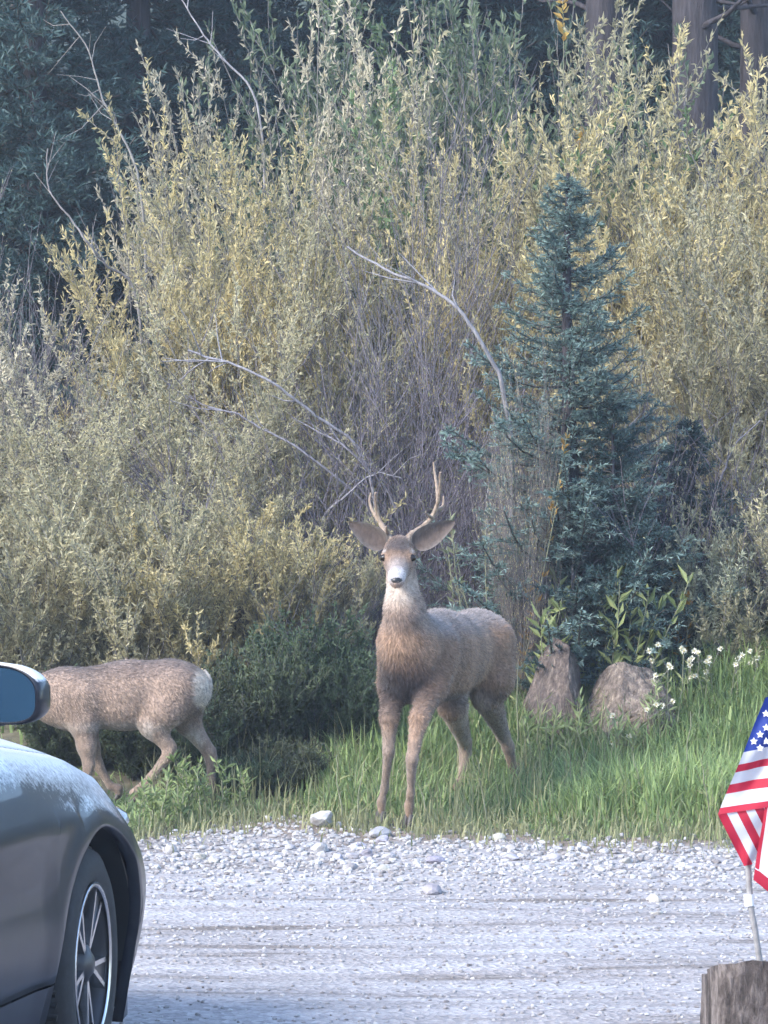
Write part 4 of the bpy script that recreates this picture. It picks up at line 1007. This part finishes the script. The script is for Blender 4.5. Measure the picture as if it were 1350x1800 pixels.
def side(s, z):
    """half width of the flank at station s, height z"""
    q = np.clip((z - (zsh(s) - 0.27)) / 0.27, 0, 1); lo = np.clip((0.50 - z) / 0.30, 0, 1)
    fl = 0.012 * np.exp(-((np.hypot(s - WS[0], z - WZ) - ARCH - 0.03) / 0.05) ** 2) + 0.012 * np.exp(-((np.hypot(s - WS[1], z - WZ) - ARCH - 0.03) / 0.05) ** 2)
    crease = 0.010 * np.exp(-((z - 0.80) / 0.035) ** 2) * (s < -0.2)
    return wid(s) - 0.130 * q ** 2.0 - 0.06 * lo ** 1.6 + fl + crease - 0.012 * np.clip(1 - np.abs(z - 0.62) / 0.12, 0, 1) * (s < -0.45)
def tsh(s): return wid(s) - 0.130
def ztop(s, t): return zct(s) - (zct(s) - zsh(s)) * (np.abs(t) / tsh(s)) ** 2.2
def arch_low(s, base):
    z = base(s) if callable(base) else np.full_like(s, base)
    for w0 in WS:
        ins = np.abs(s - w0) < ARCH
        z = np.where(ins, np.maximum(z, WZ + np.sqrt(np.maximum(ARCH ** 2 - (s - w0) ** 2, 0))), z)
    return z
def scols(a, b):
    s = list(np.linspace(a, b, max(6, int((b - a) / 0.05))))
    for w0 in WS:
        for k in np.linspace(0, math.pi, 40):
            x = w0 + ARCH * math.cos(k) * 0.9999
            if a < x < b: s.append(x)
        for x in (w0 - ARCH - 0.002, w0 + ARCH + 0.002):
            if a < x < b: s.append(x)
    return np.array(sorted(set(np.round(s, 5))))
def flank(name, a, b, base, sgn, top=True, hood_gap=None, mat='paint', zmax=None):
    """one body panel: flank from base (or wheel arch) up over the shoulder"""
    s = scols(a, b); zl = arch_low(s, base); nz = 22; u = np.linspace(0, 1, nz)
    zu = zsh(s) if zmax is None else np.full_like(s, zmax)
    Z = zl[:, None] + (zu - zl)[:, None] * u; S = np.repeat(s[:, None], nz, 1); Tt = side(S, Z)
    ret = np.stack([S[:, :1], Tt[:, :1] - 0.035, Z[:, :1]], -1)      # returned lip at the lower edge
    pts = np.concatenate([ret, np.stack([S, Tt, Z], -1)], 1)
    if top:
        t_in = hood_gap(s) if hood_gap else np.maximum(tsh(s) - 0.05, 0.05)
        v = np.linspace(0, 1, 7)[None, 1:]; TT = tsh(s)[:, None] + (t_in - tsh(s))[:, None] * v; SS = np.repeat(s[:, None], 6, 1)
        e = np.stack([SS, TT, ztop(SS, TT)], -1)
        e = np.concatenate([e, e[:, -1:] - (0, 0, 0.03)], 1); pts = np.concatenate([pts, e], 1)
    ends = [pts[:1] - (0, 0.03, 0), pts, pts[-1:] - (0, 0.03, 0)]; pts = np.concatenate(ends, 0)
    if sgn > 0: pts = pts * (1, -1, 1)
    else: pts = pts[::-1]
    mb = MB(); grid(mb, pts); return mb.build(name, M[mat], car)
hood_in = lambda s: np.maximum(tsh(s) - 0.035, 0.05)
for sg in (1, -1):
    flank('front_fender', -1.00, 0.70, lambda s: np.where(s < -0.1, 0.352, 0.11), sg, True, lambda s: np.where(s > -0.80, hood_in(s), tsh(s) - 0.03))
    d1 = flank('front_door', -1.92, -1.006, 0.352, sg); d2 = flank('rear_door', -2.62, -1.926, 0.352, sg)
    flank('rear_quarter', -3.62, -2.626, 0.24, sg)
    flank('sill', -2.24, -0.42, 0.20, sg, False, zmax=0.345)
    for dd, s0 in ((d1, -1.75), (d2, -2.48)):
        y = -sg * (side(np.array(s0), np.array(0.90)) + 0.025); mb = MB()
        tube(mb, [(s0 - 0.11, y * 0.97, 0.90), (s0 - 0.09, y, 0.905), (s0 + 0.09, y, 0.91), (s0 + 0.11, y * 0.97, 0.905)], [0.012, 0.015, 0.015, 0.012], 6); mb.build('handle', M['paint'], dd)
# hood
s = np.linspace(-0.80, 0.72, 46); mb = MB(); v = np.linspace(-1, 1, 33)
SS = np.repeat(s[:, None], 33, 1); TT = (hood_in(s) - 0.008)[:, None] * v[None]
pts = np.stack([SS, TT, ztop(SS, TT) + 0.006 * np.exp(-((np.abs(TT) - 0.48) / 0.05) ** 2)], -1)
lip = np.stack([pts[:, :1] - (0, 0, 0.03), pts[:, -1:] - (0, 0, 0.03)], 0)
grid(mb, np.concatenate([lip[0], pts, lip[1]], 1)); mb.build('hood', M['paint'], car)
s = np.linspace(-3.64, -3.22, 16); mb = MB(); SS = np.repeat(s[:, None], 33, 1); TT = (tsh(s) - 0.05)[:, None] * v[None]
grid(mb, np.stack([SS, TT, ztop(SS, TT) + 0.002], -1)); mb.build('trunk_lid', M['paint'], car)
# nose and tail
for nm, a, b in (('front_bumper', 0.706, 0.92), ('rear_bumper', -3.72, -3.625)):
    s = np.linspace(a, b, 9); mb = MB(); rows = []
    for si in s:
        k = np.linspace(0, 1, 26); z0, z1 = 0.13, zsh(si); w_ = wid(si)
        right = [(si, -side(np.array(si), np.array(z)), z) for z in np.linspace(z0, z1, 12)]
        topc = [(si, -tsh(si) * c, ztop(np.array(si), np.array(tsh(si) * c))) for c in np.linspace(0.9, -0.9, 11)]
        left = [(si, side(np.array(si), np.array(z)), z) for z in np.linspace(z1, z0, 12)]
        rows.append(right + topc + left)
    rows = np.array(rows); endr = rows[-1] if nm == 'front_bumper' else rows[0]
    c = np.array((endr[0, 0] + (0.03 if nm == 'front_bumper' else -0.02), 0, 0.5))
    capr = [c + (endr - c) * q for q in (0.66, 0.33, 0.01)]
    allr = np.concatenate([rows, np.array(capr)], 0) if nm == 'front_bumper' else np.concatenate([np.array(capr[::-1]), rows], 0)
    grid(mb, allr); bmp = mb.build(nm, M['paint'], car)
    for sg in (-1, 1):
        mb = MB(); x0 = 0.80 if nm == 'front_bumper' else -3.70
        a_, b_ = np.meshgrid(np.linspace(0, 6.283, 17), np.linspace(0.05, 3.09, 9), indexing='ij')
        e = np.stack([x0 + 0.10 * np.cos(b_), sg * 0.60 + 0.15 * np.sin(b_) * np.cos(a_), (0.68 if nm == 'front_bumper' else 0.85) + 0.06 * np.sin(b_) * np.sin(a_)], -1)
        grid(mb, e); mb.build('headlight' if nm == 'front_bumper' else 'tail_light', M['lamp' if nm == 'front_bumper' else 'red_lamp'], car)
# dark underbody and wheel wells
mb = MB(); box(mb, (-1.33, 0, 0.42), (1.72, 1.62, 0.36)); box(mb, (-1.35, 0, 0.62), (4.0, 1.10, 0.5)); mb.build('underbody', M['black_plastic'], car)
for w0 in WS:
    for sg in (-1, 1):
        mb = MB(); k = np.linspace(-0.12, math.pi + 0.12, 36); yy = np.linspace(0.52, 0.885, 6)
        p = np.stack([np.repeat((w0 + (ARCH + 0.004) * np.cos(k))[:, None], 6, 1), np.repeat(sg * yy[None], 36, 0), np.repeat((WZ + (ARCH + 0.004) * np.sin(k))[:, None], 6, 1)], -1)
        grid(mb, p if sg < 0 else p[:, ::-1]); mb.build('wheel_well', M['black_plastic'], car)
# greenhouse
GH = dict(wb=(-0.80, 0.78, 1.11), wt=(-1.45, 0.60, 1.56), rt=(-2.75, 0.60, 1.56), rb=(-3.35, 0.74, 1.075))
def glass_panel(name, quad, mat, parent=car, bulge=0.03, inset=0.0):
    q = np.array(quad, float); c = q.mean(0); q = c + (q - c) * (1 - inset); u = np.linspace(0, 1, 9)
    U, V = np.meshgrid(u, u, indexing='ij'); U, V = U[..., None], V[..., None]
    p = q[0] * (1 - U) * (1 - V) + q[1] * U * (1 - V) + q[2] * U * V + q[3] * (1 - U) * V
    n = unit(np.cross(q[1] - q[0], q[3] - q[0])); p = p + n * (bulge * 16 * U * (1 - U) * V * (1 - V))
    mb = MB(); grid(mb, p); return mb.build(name, M[mat], parent)
wb, wt, rt, rb = GH['wb'], GH['wt'], GH['rt'], GH['rb']
m_ = lambda p: (p[0], -p[1], p[2])
glass_panel('windshield', (m_(wb), wb, wt, m_(wt)), 'glass', inset=0.03)
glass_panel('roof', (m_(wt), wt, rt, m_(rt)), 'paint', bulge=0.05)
glass_panel('rear_window', (rb, m_(rb), m_(rt), rt), 'glass', inset=0.04)
for sg in (-1, 1):
    f_ = lambda p: (p[0], sg * p[1], p[2])
    mid_b, mid_t = (-1.93, 0.80, 1.08), (-2.0, 0.61, 1.56)
    for nm, q in (('door_window', (wb, mid_b, mid_t, wt)), ('door_window', (mid_b, rb, rt, mid_t))):
        q = [f_(x) for x in q]; glass_panel(nm, q if sg < 0 else q[::-1], 'glass', inset=0.05, bulge=0.015 )
    for a_, b_, r_ in ((wb, wt, 0.030), (mid_b, mid_t, 0.030), (rb, rt, 0.045), (wt, rt, 0.028)):
        mb = MB(); tube(mb, spline([f_(a_), tuple((np.array(f_(a_)) + np.array(f_(b_))) / 2 + (0, sg * 0.01, 0.01)), f_(b_)], 10), r_, 8); mb.build('pillar', M['paint'], car)
# cowl closes the gap between doors' tops and glass
for sg in (-1, 1):
    mb = MB(); s = np.linspace(-3.45, -0.80, 30); yo = tsh(s) - 0.035; yi = np.full_like(s, 0.66)
    p = np.stack([np.stack([s, sg * yo, ztop(s, yo)], 1), np.stack([s, sg * yi, ztop(s, yi) + 0.0], 1)], 1); grid(mb, p if sg > 0 else p[:, ::-1]); mb.build('belt_trim', M['trim'], car)
mb = MB(); t = np.linspace(-0.76, 0.76, 21); a_ = np.stack([np.full(21, -0.808), t, ztop(np.full(21, -0.808), t) - 0.006], 1); b_ = a_ + (-0.07, 0, 0.005)
grid(mb, np.stack([a_, b_], 0)); mb.build('cowl', M['black_plastic'], car)
# wheels
def lathe(mb, prof, n=48):
    """profile of (radius, offset outward); axis along +y"""
    pr = np.array(prof); a = np.linspace(0, 2 * math.pi, n + 1)
    p = np.stack([pr[:, None, 0] * np.cos(a), np.repeat(pr[:, 1:2], n + 1, 1), pr[:, None, 0] * np.sin(a)], -1); grid(mb, p)
for w0 in WS:
    for sg in (-1, 1):
        wheel_m = MB(); hb = MB()
        o = empty('wheel', (w0, sg * 0.900, WZ)); o.parent = car; o.rotation_mode = 'ZYX' if False else 'XYZ'; o.rotation_euler = (0, 0.55 if sg < 0 else 0.2, math.radians(5.5) if w0 == 0.0 else 0)
        q = 1 if sg > 0 else -1
        def lay(prof): return [(r_, q * d_) for r_, d_ in (prof if q < 0 else prof[::-1])]
        mb = MB(); lathe(mb, lay([(0.235, -0.215), (0.29, -0.225), (0.332, -0.205), (WR, -0.17), (WR, -0.05), (0.333, -0.014), (0.295, 0.004), (0.262, 0.002), (0.236, -0.012)])); ty = mb.build('tyre', M['tyre'], o)
        mb = MB()
        for k in range(60):      # tread blocks
            a = k / 60 * 6.283
            for yy in (-0.165, -0.11, -0.055):
                tube(mb, [((WR - 0.004) * math.cos(a), q * (yy - 0.021), (WR - 0.004) * math.sin(a)), ((WR - 0.004) * math.cos(a + 0.03), q * (yy + 0.021), (WR - 0.004) * math.sin(a + 0.03))], 0.011, 4)
        tr = mb.build('tread', M['tyre'], o); tag(tr, kind='stuff')
        mb = MB(); lathe(mb, lay([(0.222, -0.20), (0.214, -0.10), (0.220, -0.03), (0.236, -0.008), (0.242, -0.004), (0.234, -0.001)])); rim = mb.build('rim', M['dark_alloy'], o)
        mb = MB(); lathe(mb, lay([(0.236, -0.006), (0.243, -0.002), (0.232, 0.001), (0.226, -0.006)])); mb.build('rim_edge', M['alloy'], o)
        mb = MB(); lathe(mb, lay([(0.0, -0.13), (0.15, -0.13), (0.165, -0.135), (0.165, -0.15)]), 32); mb.build('brake_disc', M['rotor'], o)
        mb = MB(); lathe(mb, lay([(0.215, -0.10), (0.03, -0.095), (0.0, -0.095)]), 24); mb.build('rim_barrel', M['black_plastic'], o)
        for k in range(5):       # twin spokes with a bright machined face
            for dlt in (-0.15, 0.15):
                a = k / 5 * 6.283 + 0.3; a1 = a + dlt * 1.25
                p0 = np.array((0.045 * math.cos(a), q * -0.020, 0.045 * math.sin(a))); p1 = np.array((0.228 * math.cos(a1), q * -0.012, 0.228 * math.sin(a1)))
                sd = unit(np.cross(p1 - p0, (0, 1, 0))) * 0.008; dp = np.array((0, q * -0.035, 0))
                v = np.array([p0 - sd, p0 + sd, p1 + sd * 0.85, p1 - sd * 0.85] + [x + dp for x in (p0 - sd * 1.3, p0 + sd * 1.3, p1 + sd, p1 - sd)])
                mb = MB(); mb.add(v, [(0, 1, 2, 3), (0, 4, 5, 1), (1, 5, 6, 2), (2, 6, 7, 3), (3, 7, 4, 0), (7, 6, 5, 4)]); mb.build('spoke', M['alloy'], o, False)
        for k in range(5):
            a = k / 5 * 6.283 + 0.3; c0, c1 = a - 0.19, a + 0.19; dp = np.array((0, q * -0.03, 0))
            v = np.array([(0.05 * math.cos(c0), q * -0.026, 0.05 * math.sin(c0)), (0.05 * math.cos(c1), q * -0.026, 0.05 * math.sin(c1)), (0.229 * math.cos(c1), q * -0.018, 0.229 * math.sin(c1)), (0.229 * math.cos(c0), q * -0.018, 0.229 * math.sin(c0))])
            v = np.concatenate([v, v + dp]); mb = MB(); mb.add(v, [(0, 1, 2, 3), (0, 4, 5, 1), (1, 5, 6, 2), (2, 6, 7, 3), (3, 7, 4, 0), (7, 6, 5, 4)]); mb.build('spoke_web', M['dark_alloy'], o, False)
        mb = MB(); lathe(mb, lay([(0.062, -0.05), (0.056, -0.022), (0.040, -0.014), (0.026, -0.004), (0.0, -0.002)]), 24); mb.build('hub_cap', M['dark_alloy'], o)
# door mirror, glass side to the camera
for sg in (-1, 1):
    mr = empty('door_mirror', (-0.98, sg * 0.962, 1.212)); mr.parent = car; mr.rotation_euler = (0, 0, 0.16 * sg)
    a, b = np.meshgrid(np.linspace(0, 2 * math.pi, 41), np.linspace(0, 1, 14), indexing='ij')
    def outline(a, k=1.0):      # rounded, pointing outward and slightly tapered
        cx, cz = np.cos(a), np.sin(a); ex = 0.62
        y_ = np.sign(cx) * np.abs(cx) ** ex * 0.128; z_ = np.sign(cz) * np.abs(cz) ** ex * 0.083 * (1 - 0.14 * cx)
        return y_ * k, z_ * k - 0.012 * cx
    yy, zz = outline(a); dome = np.cos(b * math.pi / 2)
    mb = MB(); sc = np.sin(b * math.pi / 2) ** 0.6
    body = np.stack([0.125 * dome, sg * yy * sc, zz * sc], -1)
    lip_ = np.stack([np.full((41, 1), -0.026), sg * yy[:, -1:] * 0.97, zz[:, -1:] * 0.97], -1); lip2 = np.stack([np.full((41, 1), -0.018), sg * yy[:, -1:] * 0.90, zz[:, -1:] * 0.88], -1)
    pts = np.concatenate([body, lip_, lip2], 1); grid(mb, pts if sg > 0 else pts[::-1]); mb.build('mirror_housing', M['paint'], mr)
    mb = MB(); rr = np.linspace(0.001, 0.91, 8)[None]; a1 = np.linspace(0, 2 * math.pi, 41)[:, None]; y1, z1 = outline(a1)
    g_ = np.stack([-0.012 - 0.0012 * (1 - rr ** 2) + 0.13 * z1 * rr + 0 * y1, sg * y1 * rr, z1 * rr * 0.98], -1); grid(mb, g_ if sg < 0 else g_[::-1]); mb.build('mirror_glass', M['mirror_glass'], mr)
    mb = MB(); tube(mb, [(0.05, -sg * 0.16, -0.13), (0.045, -sg * 0.09, -0.085), (0.04, -sg * 0.02, -0.06)], [0.03, 0.028, 0.03], 8); mb.build('mirror_arm', M['black_plastic'], mr)

# ------------------------------------------------------------------ post and little flag
YP = 6.3; ppm = F_PX / YP
def post_mat():
    m, nt, bs, _ = mat_new('weathered_post')
    f = noise(nt, 1.0, 7, coord(nt, (24, 24, 8)), 0.75); g = noise(nt, 9.0, 5, coord(nt, (1, 1, 0.4)), 0.6)
    c = ramp(nt, f, [(0.36, (0.022, 0.018, 0.018)), (0.47, (0.075, 0.063, 0.060)), (0.56, (0.17, 0.148, 0.14)), (0.70, (0.34, 0.31, 0.30))])
    c = mix(nt, 1.0, c, ramp(nt, g, [(0.3, (0.55, 0.52, 0.52)), (0.65, (1.15, 1.1, 1.05))]), 'MULTIPLY')
    nt.links.new(c, bs.inputs['Base Color']); bs.inputs['Roughness'].default_value = 0.9; bump(nt, bs, f, 1.0, 0.02); return m
M['post'] = post_mat()
pc = P(1258, 1688, YP); half = 0.11; top_z = pc[2]
post = empty('wooden_post', (pc[0] + half, YP + half, 0)); tag(post, 'weathered grey brown wooden post holding the little flag', 'post')
mb = MB(); sides = 64; a = np.arange(sides + 1) / sides * 6.2832; zz = np.linspace(0, 1, 40)
rr = half / np.maximum(np.abs(np.cos(a)) ** 7 + np.abs(np.sin(a)) ** 7, 1e-6) ** (1 / 7)
A_, Z_ = np.meshgrid(a, zz, indexing='xy'); per = np.stack([np.cos(A_) * 3, np.sin(A_) * 3, Z_ * 1.2], -1).reshape(-1, 3)
ridge = 0.011 * np.abs(np.sin(A_ * 14 + 1.2 * vnoise(per, 61).reshape(A_.shape))) ** 0.6 + 0.004 * vnoise(per * (2, 2, 6), 62).reshape(A_.shape)
R_ = rr[None] - 0.004 + ridge
ztop_ = top_z - 0.05 * (np.sin(A_) * 1.0 + 1.0) * 0.7 + 0.004 * vnoise(per * 2, 63).reshape(A_.shape)
pts = np.stack([R_ * np.cos(A_), R_ * np.sin(A_), Z_ * ztop_], -1)
capc = pts[-1:] * (0.5, 0.5, 1); capc2 = pts[-1:] * (0.01, 0.01, 0) + (0, 0, top_z - 0.035)
capc[..., 2] = capc[..., 2] * 0.5 + 0.5 * (top_z - 0.035)
pts = np.concatenate([pts, capc, capc2], 0); grid(mb, pts[:, ::-1]); mb.build('timber', M['post'], post)

M['stick'] = plain('grey_stick', (0.26, 0.25, 0.25), 0.45, 0.0, 0.5, 0.0, 0.35, 60)
def flag_mat():
    m, nt, bs, out = mat_new('flag_cloth')
    at = nd(nt, 'ShaderNodeAttribute', attribute_name='cloth'); sx = nd(nt, 'ShaderNodeSeparateXYZ'); nt.links.new(at.outputs['Vector'], sx.inputs[0])
    def mth(op, a, b=0.0):
        n = nd(nt, 'ShaderNodeMath', operation=op)
        for i, val in ((0, a), (1, b)):
            if isinstance(val, bpy.types.NodeSocket): nt.links.new(val, n.inputs[i])
            else: n.inputs[i].default_value = val
        return n.outputs[0]
    odd = mth('LESS_THAN', mth('FRACT', mth('MULTIPLY', sx.outputs[1], 0.5)), 0.5)     # stripe index even = red
    stripe = mix(nt, odd, (0.60, 0.59, 0.62), (0.46, 0.015, 0.045))
    canton = mth('MULTIPLY', mth('GREATER_THAN', sx.outputs[1], 6.0), mth('LESS_THAN', sx.outputs[0], 12.0))
    c = mix(nt, canton, stripe, (0.018, 0.045, 0.26))
    nt.links.new(c, bs.inputs['Base Color']); bs.inputs['Roughness'].default_value = 0.7
    f = noise(nt, 900, 2, coord(nt)); bump(nt, bs, f, 0.15, 0.001)
    tr = nd(nt, 'ShaderNodeBsdfTranslucent'); nt.links.new(c, tr.inputs[0]); mx = nd(nt, 'ShaderNodeMixShader'); mx.inputs[0].default_value = 0.35
    nt.links.new(bs.outputs[0], mx.inputs[1]); nt.links.new(tr.outputs[0], mx.inputs[2]); nt.links.new(mx.outputs[0], out.inputs[0]); return m
M['flag'] = flag_mat(); M['star'] = plain('flag_star', (0.80, 0.80, 0.82), 0.7)
base = P(1337, 1700, YP + 0.06)
flag = empty('stick_flag', tuple(base)); tag(flag, 'small red white and blue striped flag draped from a stick on the post', 'flag')
FY = YP + 0.045
def fp(px, py, dy=0.0): return P(px, py, FY + dy) - base
mb = MB(); tube(mb, spline([fp(1339, 1715, 0.02), fp(1328, 1640, 0.02), fp(1318, 1575, 0.02), fp(1318, 1480, 0.025), fp(1346, 1300, 0.03), fp(1405, 1130, 0.03)], 30), 0.0055, 8); mb.build('stick', M['stick'], flag)
mb = MB(); tube(mb, [fp(1317, 1592, 0.02), fp(1316, 1572, 0.02)], 0.0085, 10); mb.build('ferrule', M['star'], flag)
def cloth(rows, uvs, name, nu=14, nv=26, ripple=0.006, seed=0):
    """bilinear cloth patch: four corners (pixel, depth) and their flag coordinates (fly, stripe number from the bottom)"""
    q = np.array([fp(*r_) for r_ in rows]); w_ = np.array(uvs, float)
    U, V = np.meshgrid(np.linspace(0, 1, nu), np.linspace(0, 1, nv), indexing='ij'); U1, V1 = U[..., None], V[..., None]
    f4 = lambda k: k[0] * (1 - U1) * (1 - V1) + k[1] * U1 * (1 - V1) + k[2] * U1 * V1 + k[3] * (1 - U1) * V1
    p = f4(q); uv = f4(w_)
    p[..., 1] += ripple * np.sin(U * 7 + seed) * np.sin(V * math.pi) + 0.5 * ripple * np.sin(V * 9 + U * 5 + seed)
    return p, uv
mbf = MB()
# upper fall with the canton: corners top-left, top-right, bottom-right, bottom-left
pa, ua = cloth([(1346, 1226), (1470, 1196), (1480, 1398), (1262, 1432)], [(3, 12.6), (16, 12.6), (16, 0), (1, 0)], 'a', 40, 40, 0.012)
UU, VV = np.meshgrid(np.linspace(0, 1, 40), np.linspace(0, 1, 40), indexing='ij'); pa[..., 1] += 0.006 * np.sin(UU * 24 + 3 * VV) * VV * (1 - VV) * 3 * np.clip(1 - abs(UU - 0.3), 0, 1)
# stripe numbers from photo rows: keep the measured bands (white 1322-1344, red -1357, white -1380, red -1396, white -1420, red -1430)
vv = np.linspace(0, 1, 40); rowpx = 1226 + (1432 - 1226) * vv
ua[..., 1] = np.interp(rowpx, [1226, 1322, 1345, 1358, 1380, 1396, 1421, 1434], [11.5, 6.0, 5.0, 4.0, 3.0, 2.0, 1.0, 0.05])[None]
ua[..., 0] = 6
grid(mbf, pa[:, ::-1], cloth=np.concatenate([ua[:, ::-1], 0 * ua[..., :1]], -1).reshape(-1, 3))
# lower fold, stripes running down to the right
pb, ub = cloth([(1262, 1432), (1372, 1415), (1322, 1520, 0.012), (1308, 1522, 0.012)], [(14, 0.02), (14, 6.0), (20, 1.9), (20, 0.02)], 'b', 26, 26, 0.004, 1.0)
D0, D1 = np.array((1262.0, 1432.0)), np.array((1308.0, 1522.0)); nrm = np.array((D1[1] - D0[1], -(D1[0] - D0[0]))); nrm /= np.linalg.norm(nrm)
pxy = np.stack([(pb + base)[..., 0] / (pb + base)[..., 1] * F_PX + CX, HY - ((pb + base)[..., 2] - CAM_H) / (pb + base)[..., 1] * F_PX], -1)
dist = ((pxy - D0) * nrm).sum(-1)
ub[..., 1] = np.interp(dist, [0, 15, 32, 47, 62, 80], [0.05, 1.0, 2.0, 3.0, 4.0, 5.2]); ub[..., 0] = 16
grid(mbf, pb[:, ::-1], cloth=np.concatenate([ub[:, ::-1], 0 * ub[..., :1]], -1).reshape(-1, 3))
# second fold hanging lower to the right
pc_, uc = cloth([(1345, 1418, -0.006), (1420, 1408, -0.002), (1440, 1640, 0.0), (1324, 1546, -0.004)], [(0, 0)] * 4, 'c', 24, 30, 0.005, 2.0)
U, V = np.meshgrid(np.linspace(0, 1, 24), np.linspace(0, 1, 30), indexing='ij')
uc[..., 0] = 16; uc[..., 1] = np.where(V > 0.84, 0.5, 1.05 + np.clip(U * 4.6 - 0.0, 0, 6)); uc[..., 1] = np.where((V <= 0.84) & (U < 0.06), 2.5, uc[..., 1])
grid(mbf, pc_[:, ::-1], cloth=np.concatenate([uc[:, ::-1], 0 * uc[..., :1]], -1).reshape(-1, 3))
cl = mbf.build('cloth', M['flag'], flag)
# stars stitched on the canton
def star_mesh():
    a = np.arange(10) / 10 * 6.2832 + math.pi / 2; r_ = np.where(np.arange(10) % 2 == 0, 0.0068, 0.0034)
    v = np.stack([r_ * np.cos(a), 0 * a, r_ * np.sin(a)], 1); v = np.concatenate([v, v + (0, 0.0012, 0)]); m = MB()
    m.add(v, [(j, (j + 1) % 10, 10 + (j + 1) % 10, 10 + j) for j in range(10)])
    m.add(np.concatenate([v[:10], [[0, 0, 0]]]), [((j + 1) % 10, j, 10) for j in range(10)]); return m.mesh('star', M['star'], False)
sm = star_mesh()
def canton_y(px_, py_):
    q = np.stack([(pa + base)[..., 0] / (pa + base)[..., 1] * F_PX + CX, HY - ((pa + base)[..., 2] - CAM_H) / (pa + base)[..., 1] * F_PX], -1)
    k = np.argmin(((q - (px_, py_)) ** 2).sum(-1)); return pa.reshape(-1, 3)[k]
k = 0
for row, py_ in enumerate((1315, 1303, 1291, 1279, 1267, 1255, 1243)):
    for col in range(9):
        px_ = 1314 + (0 if row % 2 == 0 else 11) + col * 22 + row * 0.0
        if px_ < 1314 + (1322 - py_) * 0.44 - 2 or px_ > 1450: continue
        c = canton_y(px_, py_); o = link(bpy.data.objects.new('star', sm), flag)
        q = fp(px_, py_); o.location = (q[0], c[1] - 0.004, q[2])
print('objects', len(bpy.data.objects), 'tris', sum(len(m.polygons) for m in bpy.data.meshes))

def haze_box():
    m = bpy.data.materials.new('haze'); m.use_nodes = True; nt = m.node_tree; nt.nodes.clear()
    out = nt.nodes.new('ShaderNodeOutputMaterial'); pv = nt.nodes.new('ShaderNodeVolumePrincipled')
    pv.inputs['Color'].default_value = (0.78, 0.87, 1.0, 1); pv.inputs['Density'].default_value = HAZE; pv.inputs['Anisotropy'].default_value = 0.2
    nt.links.new(pv.outputs[0], out.inputs['Volume'])
    mb = MB(); box(mb, (0, 8, 7.75), (140, 136, 18.5)); o = mb.build('haze', m, smooth=False); tag(o, 'thin bluish evening haze in the air', 'haze', kind='stuff')
HAZE = 0.0018
haze_box()
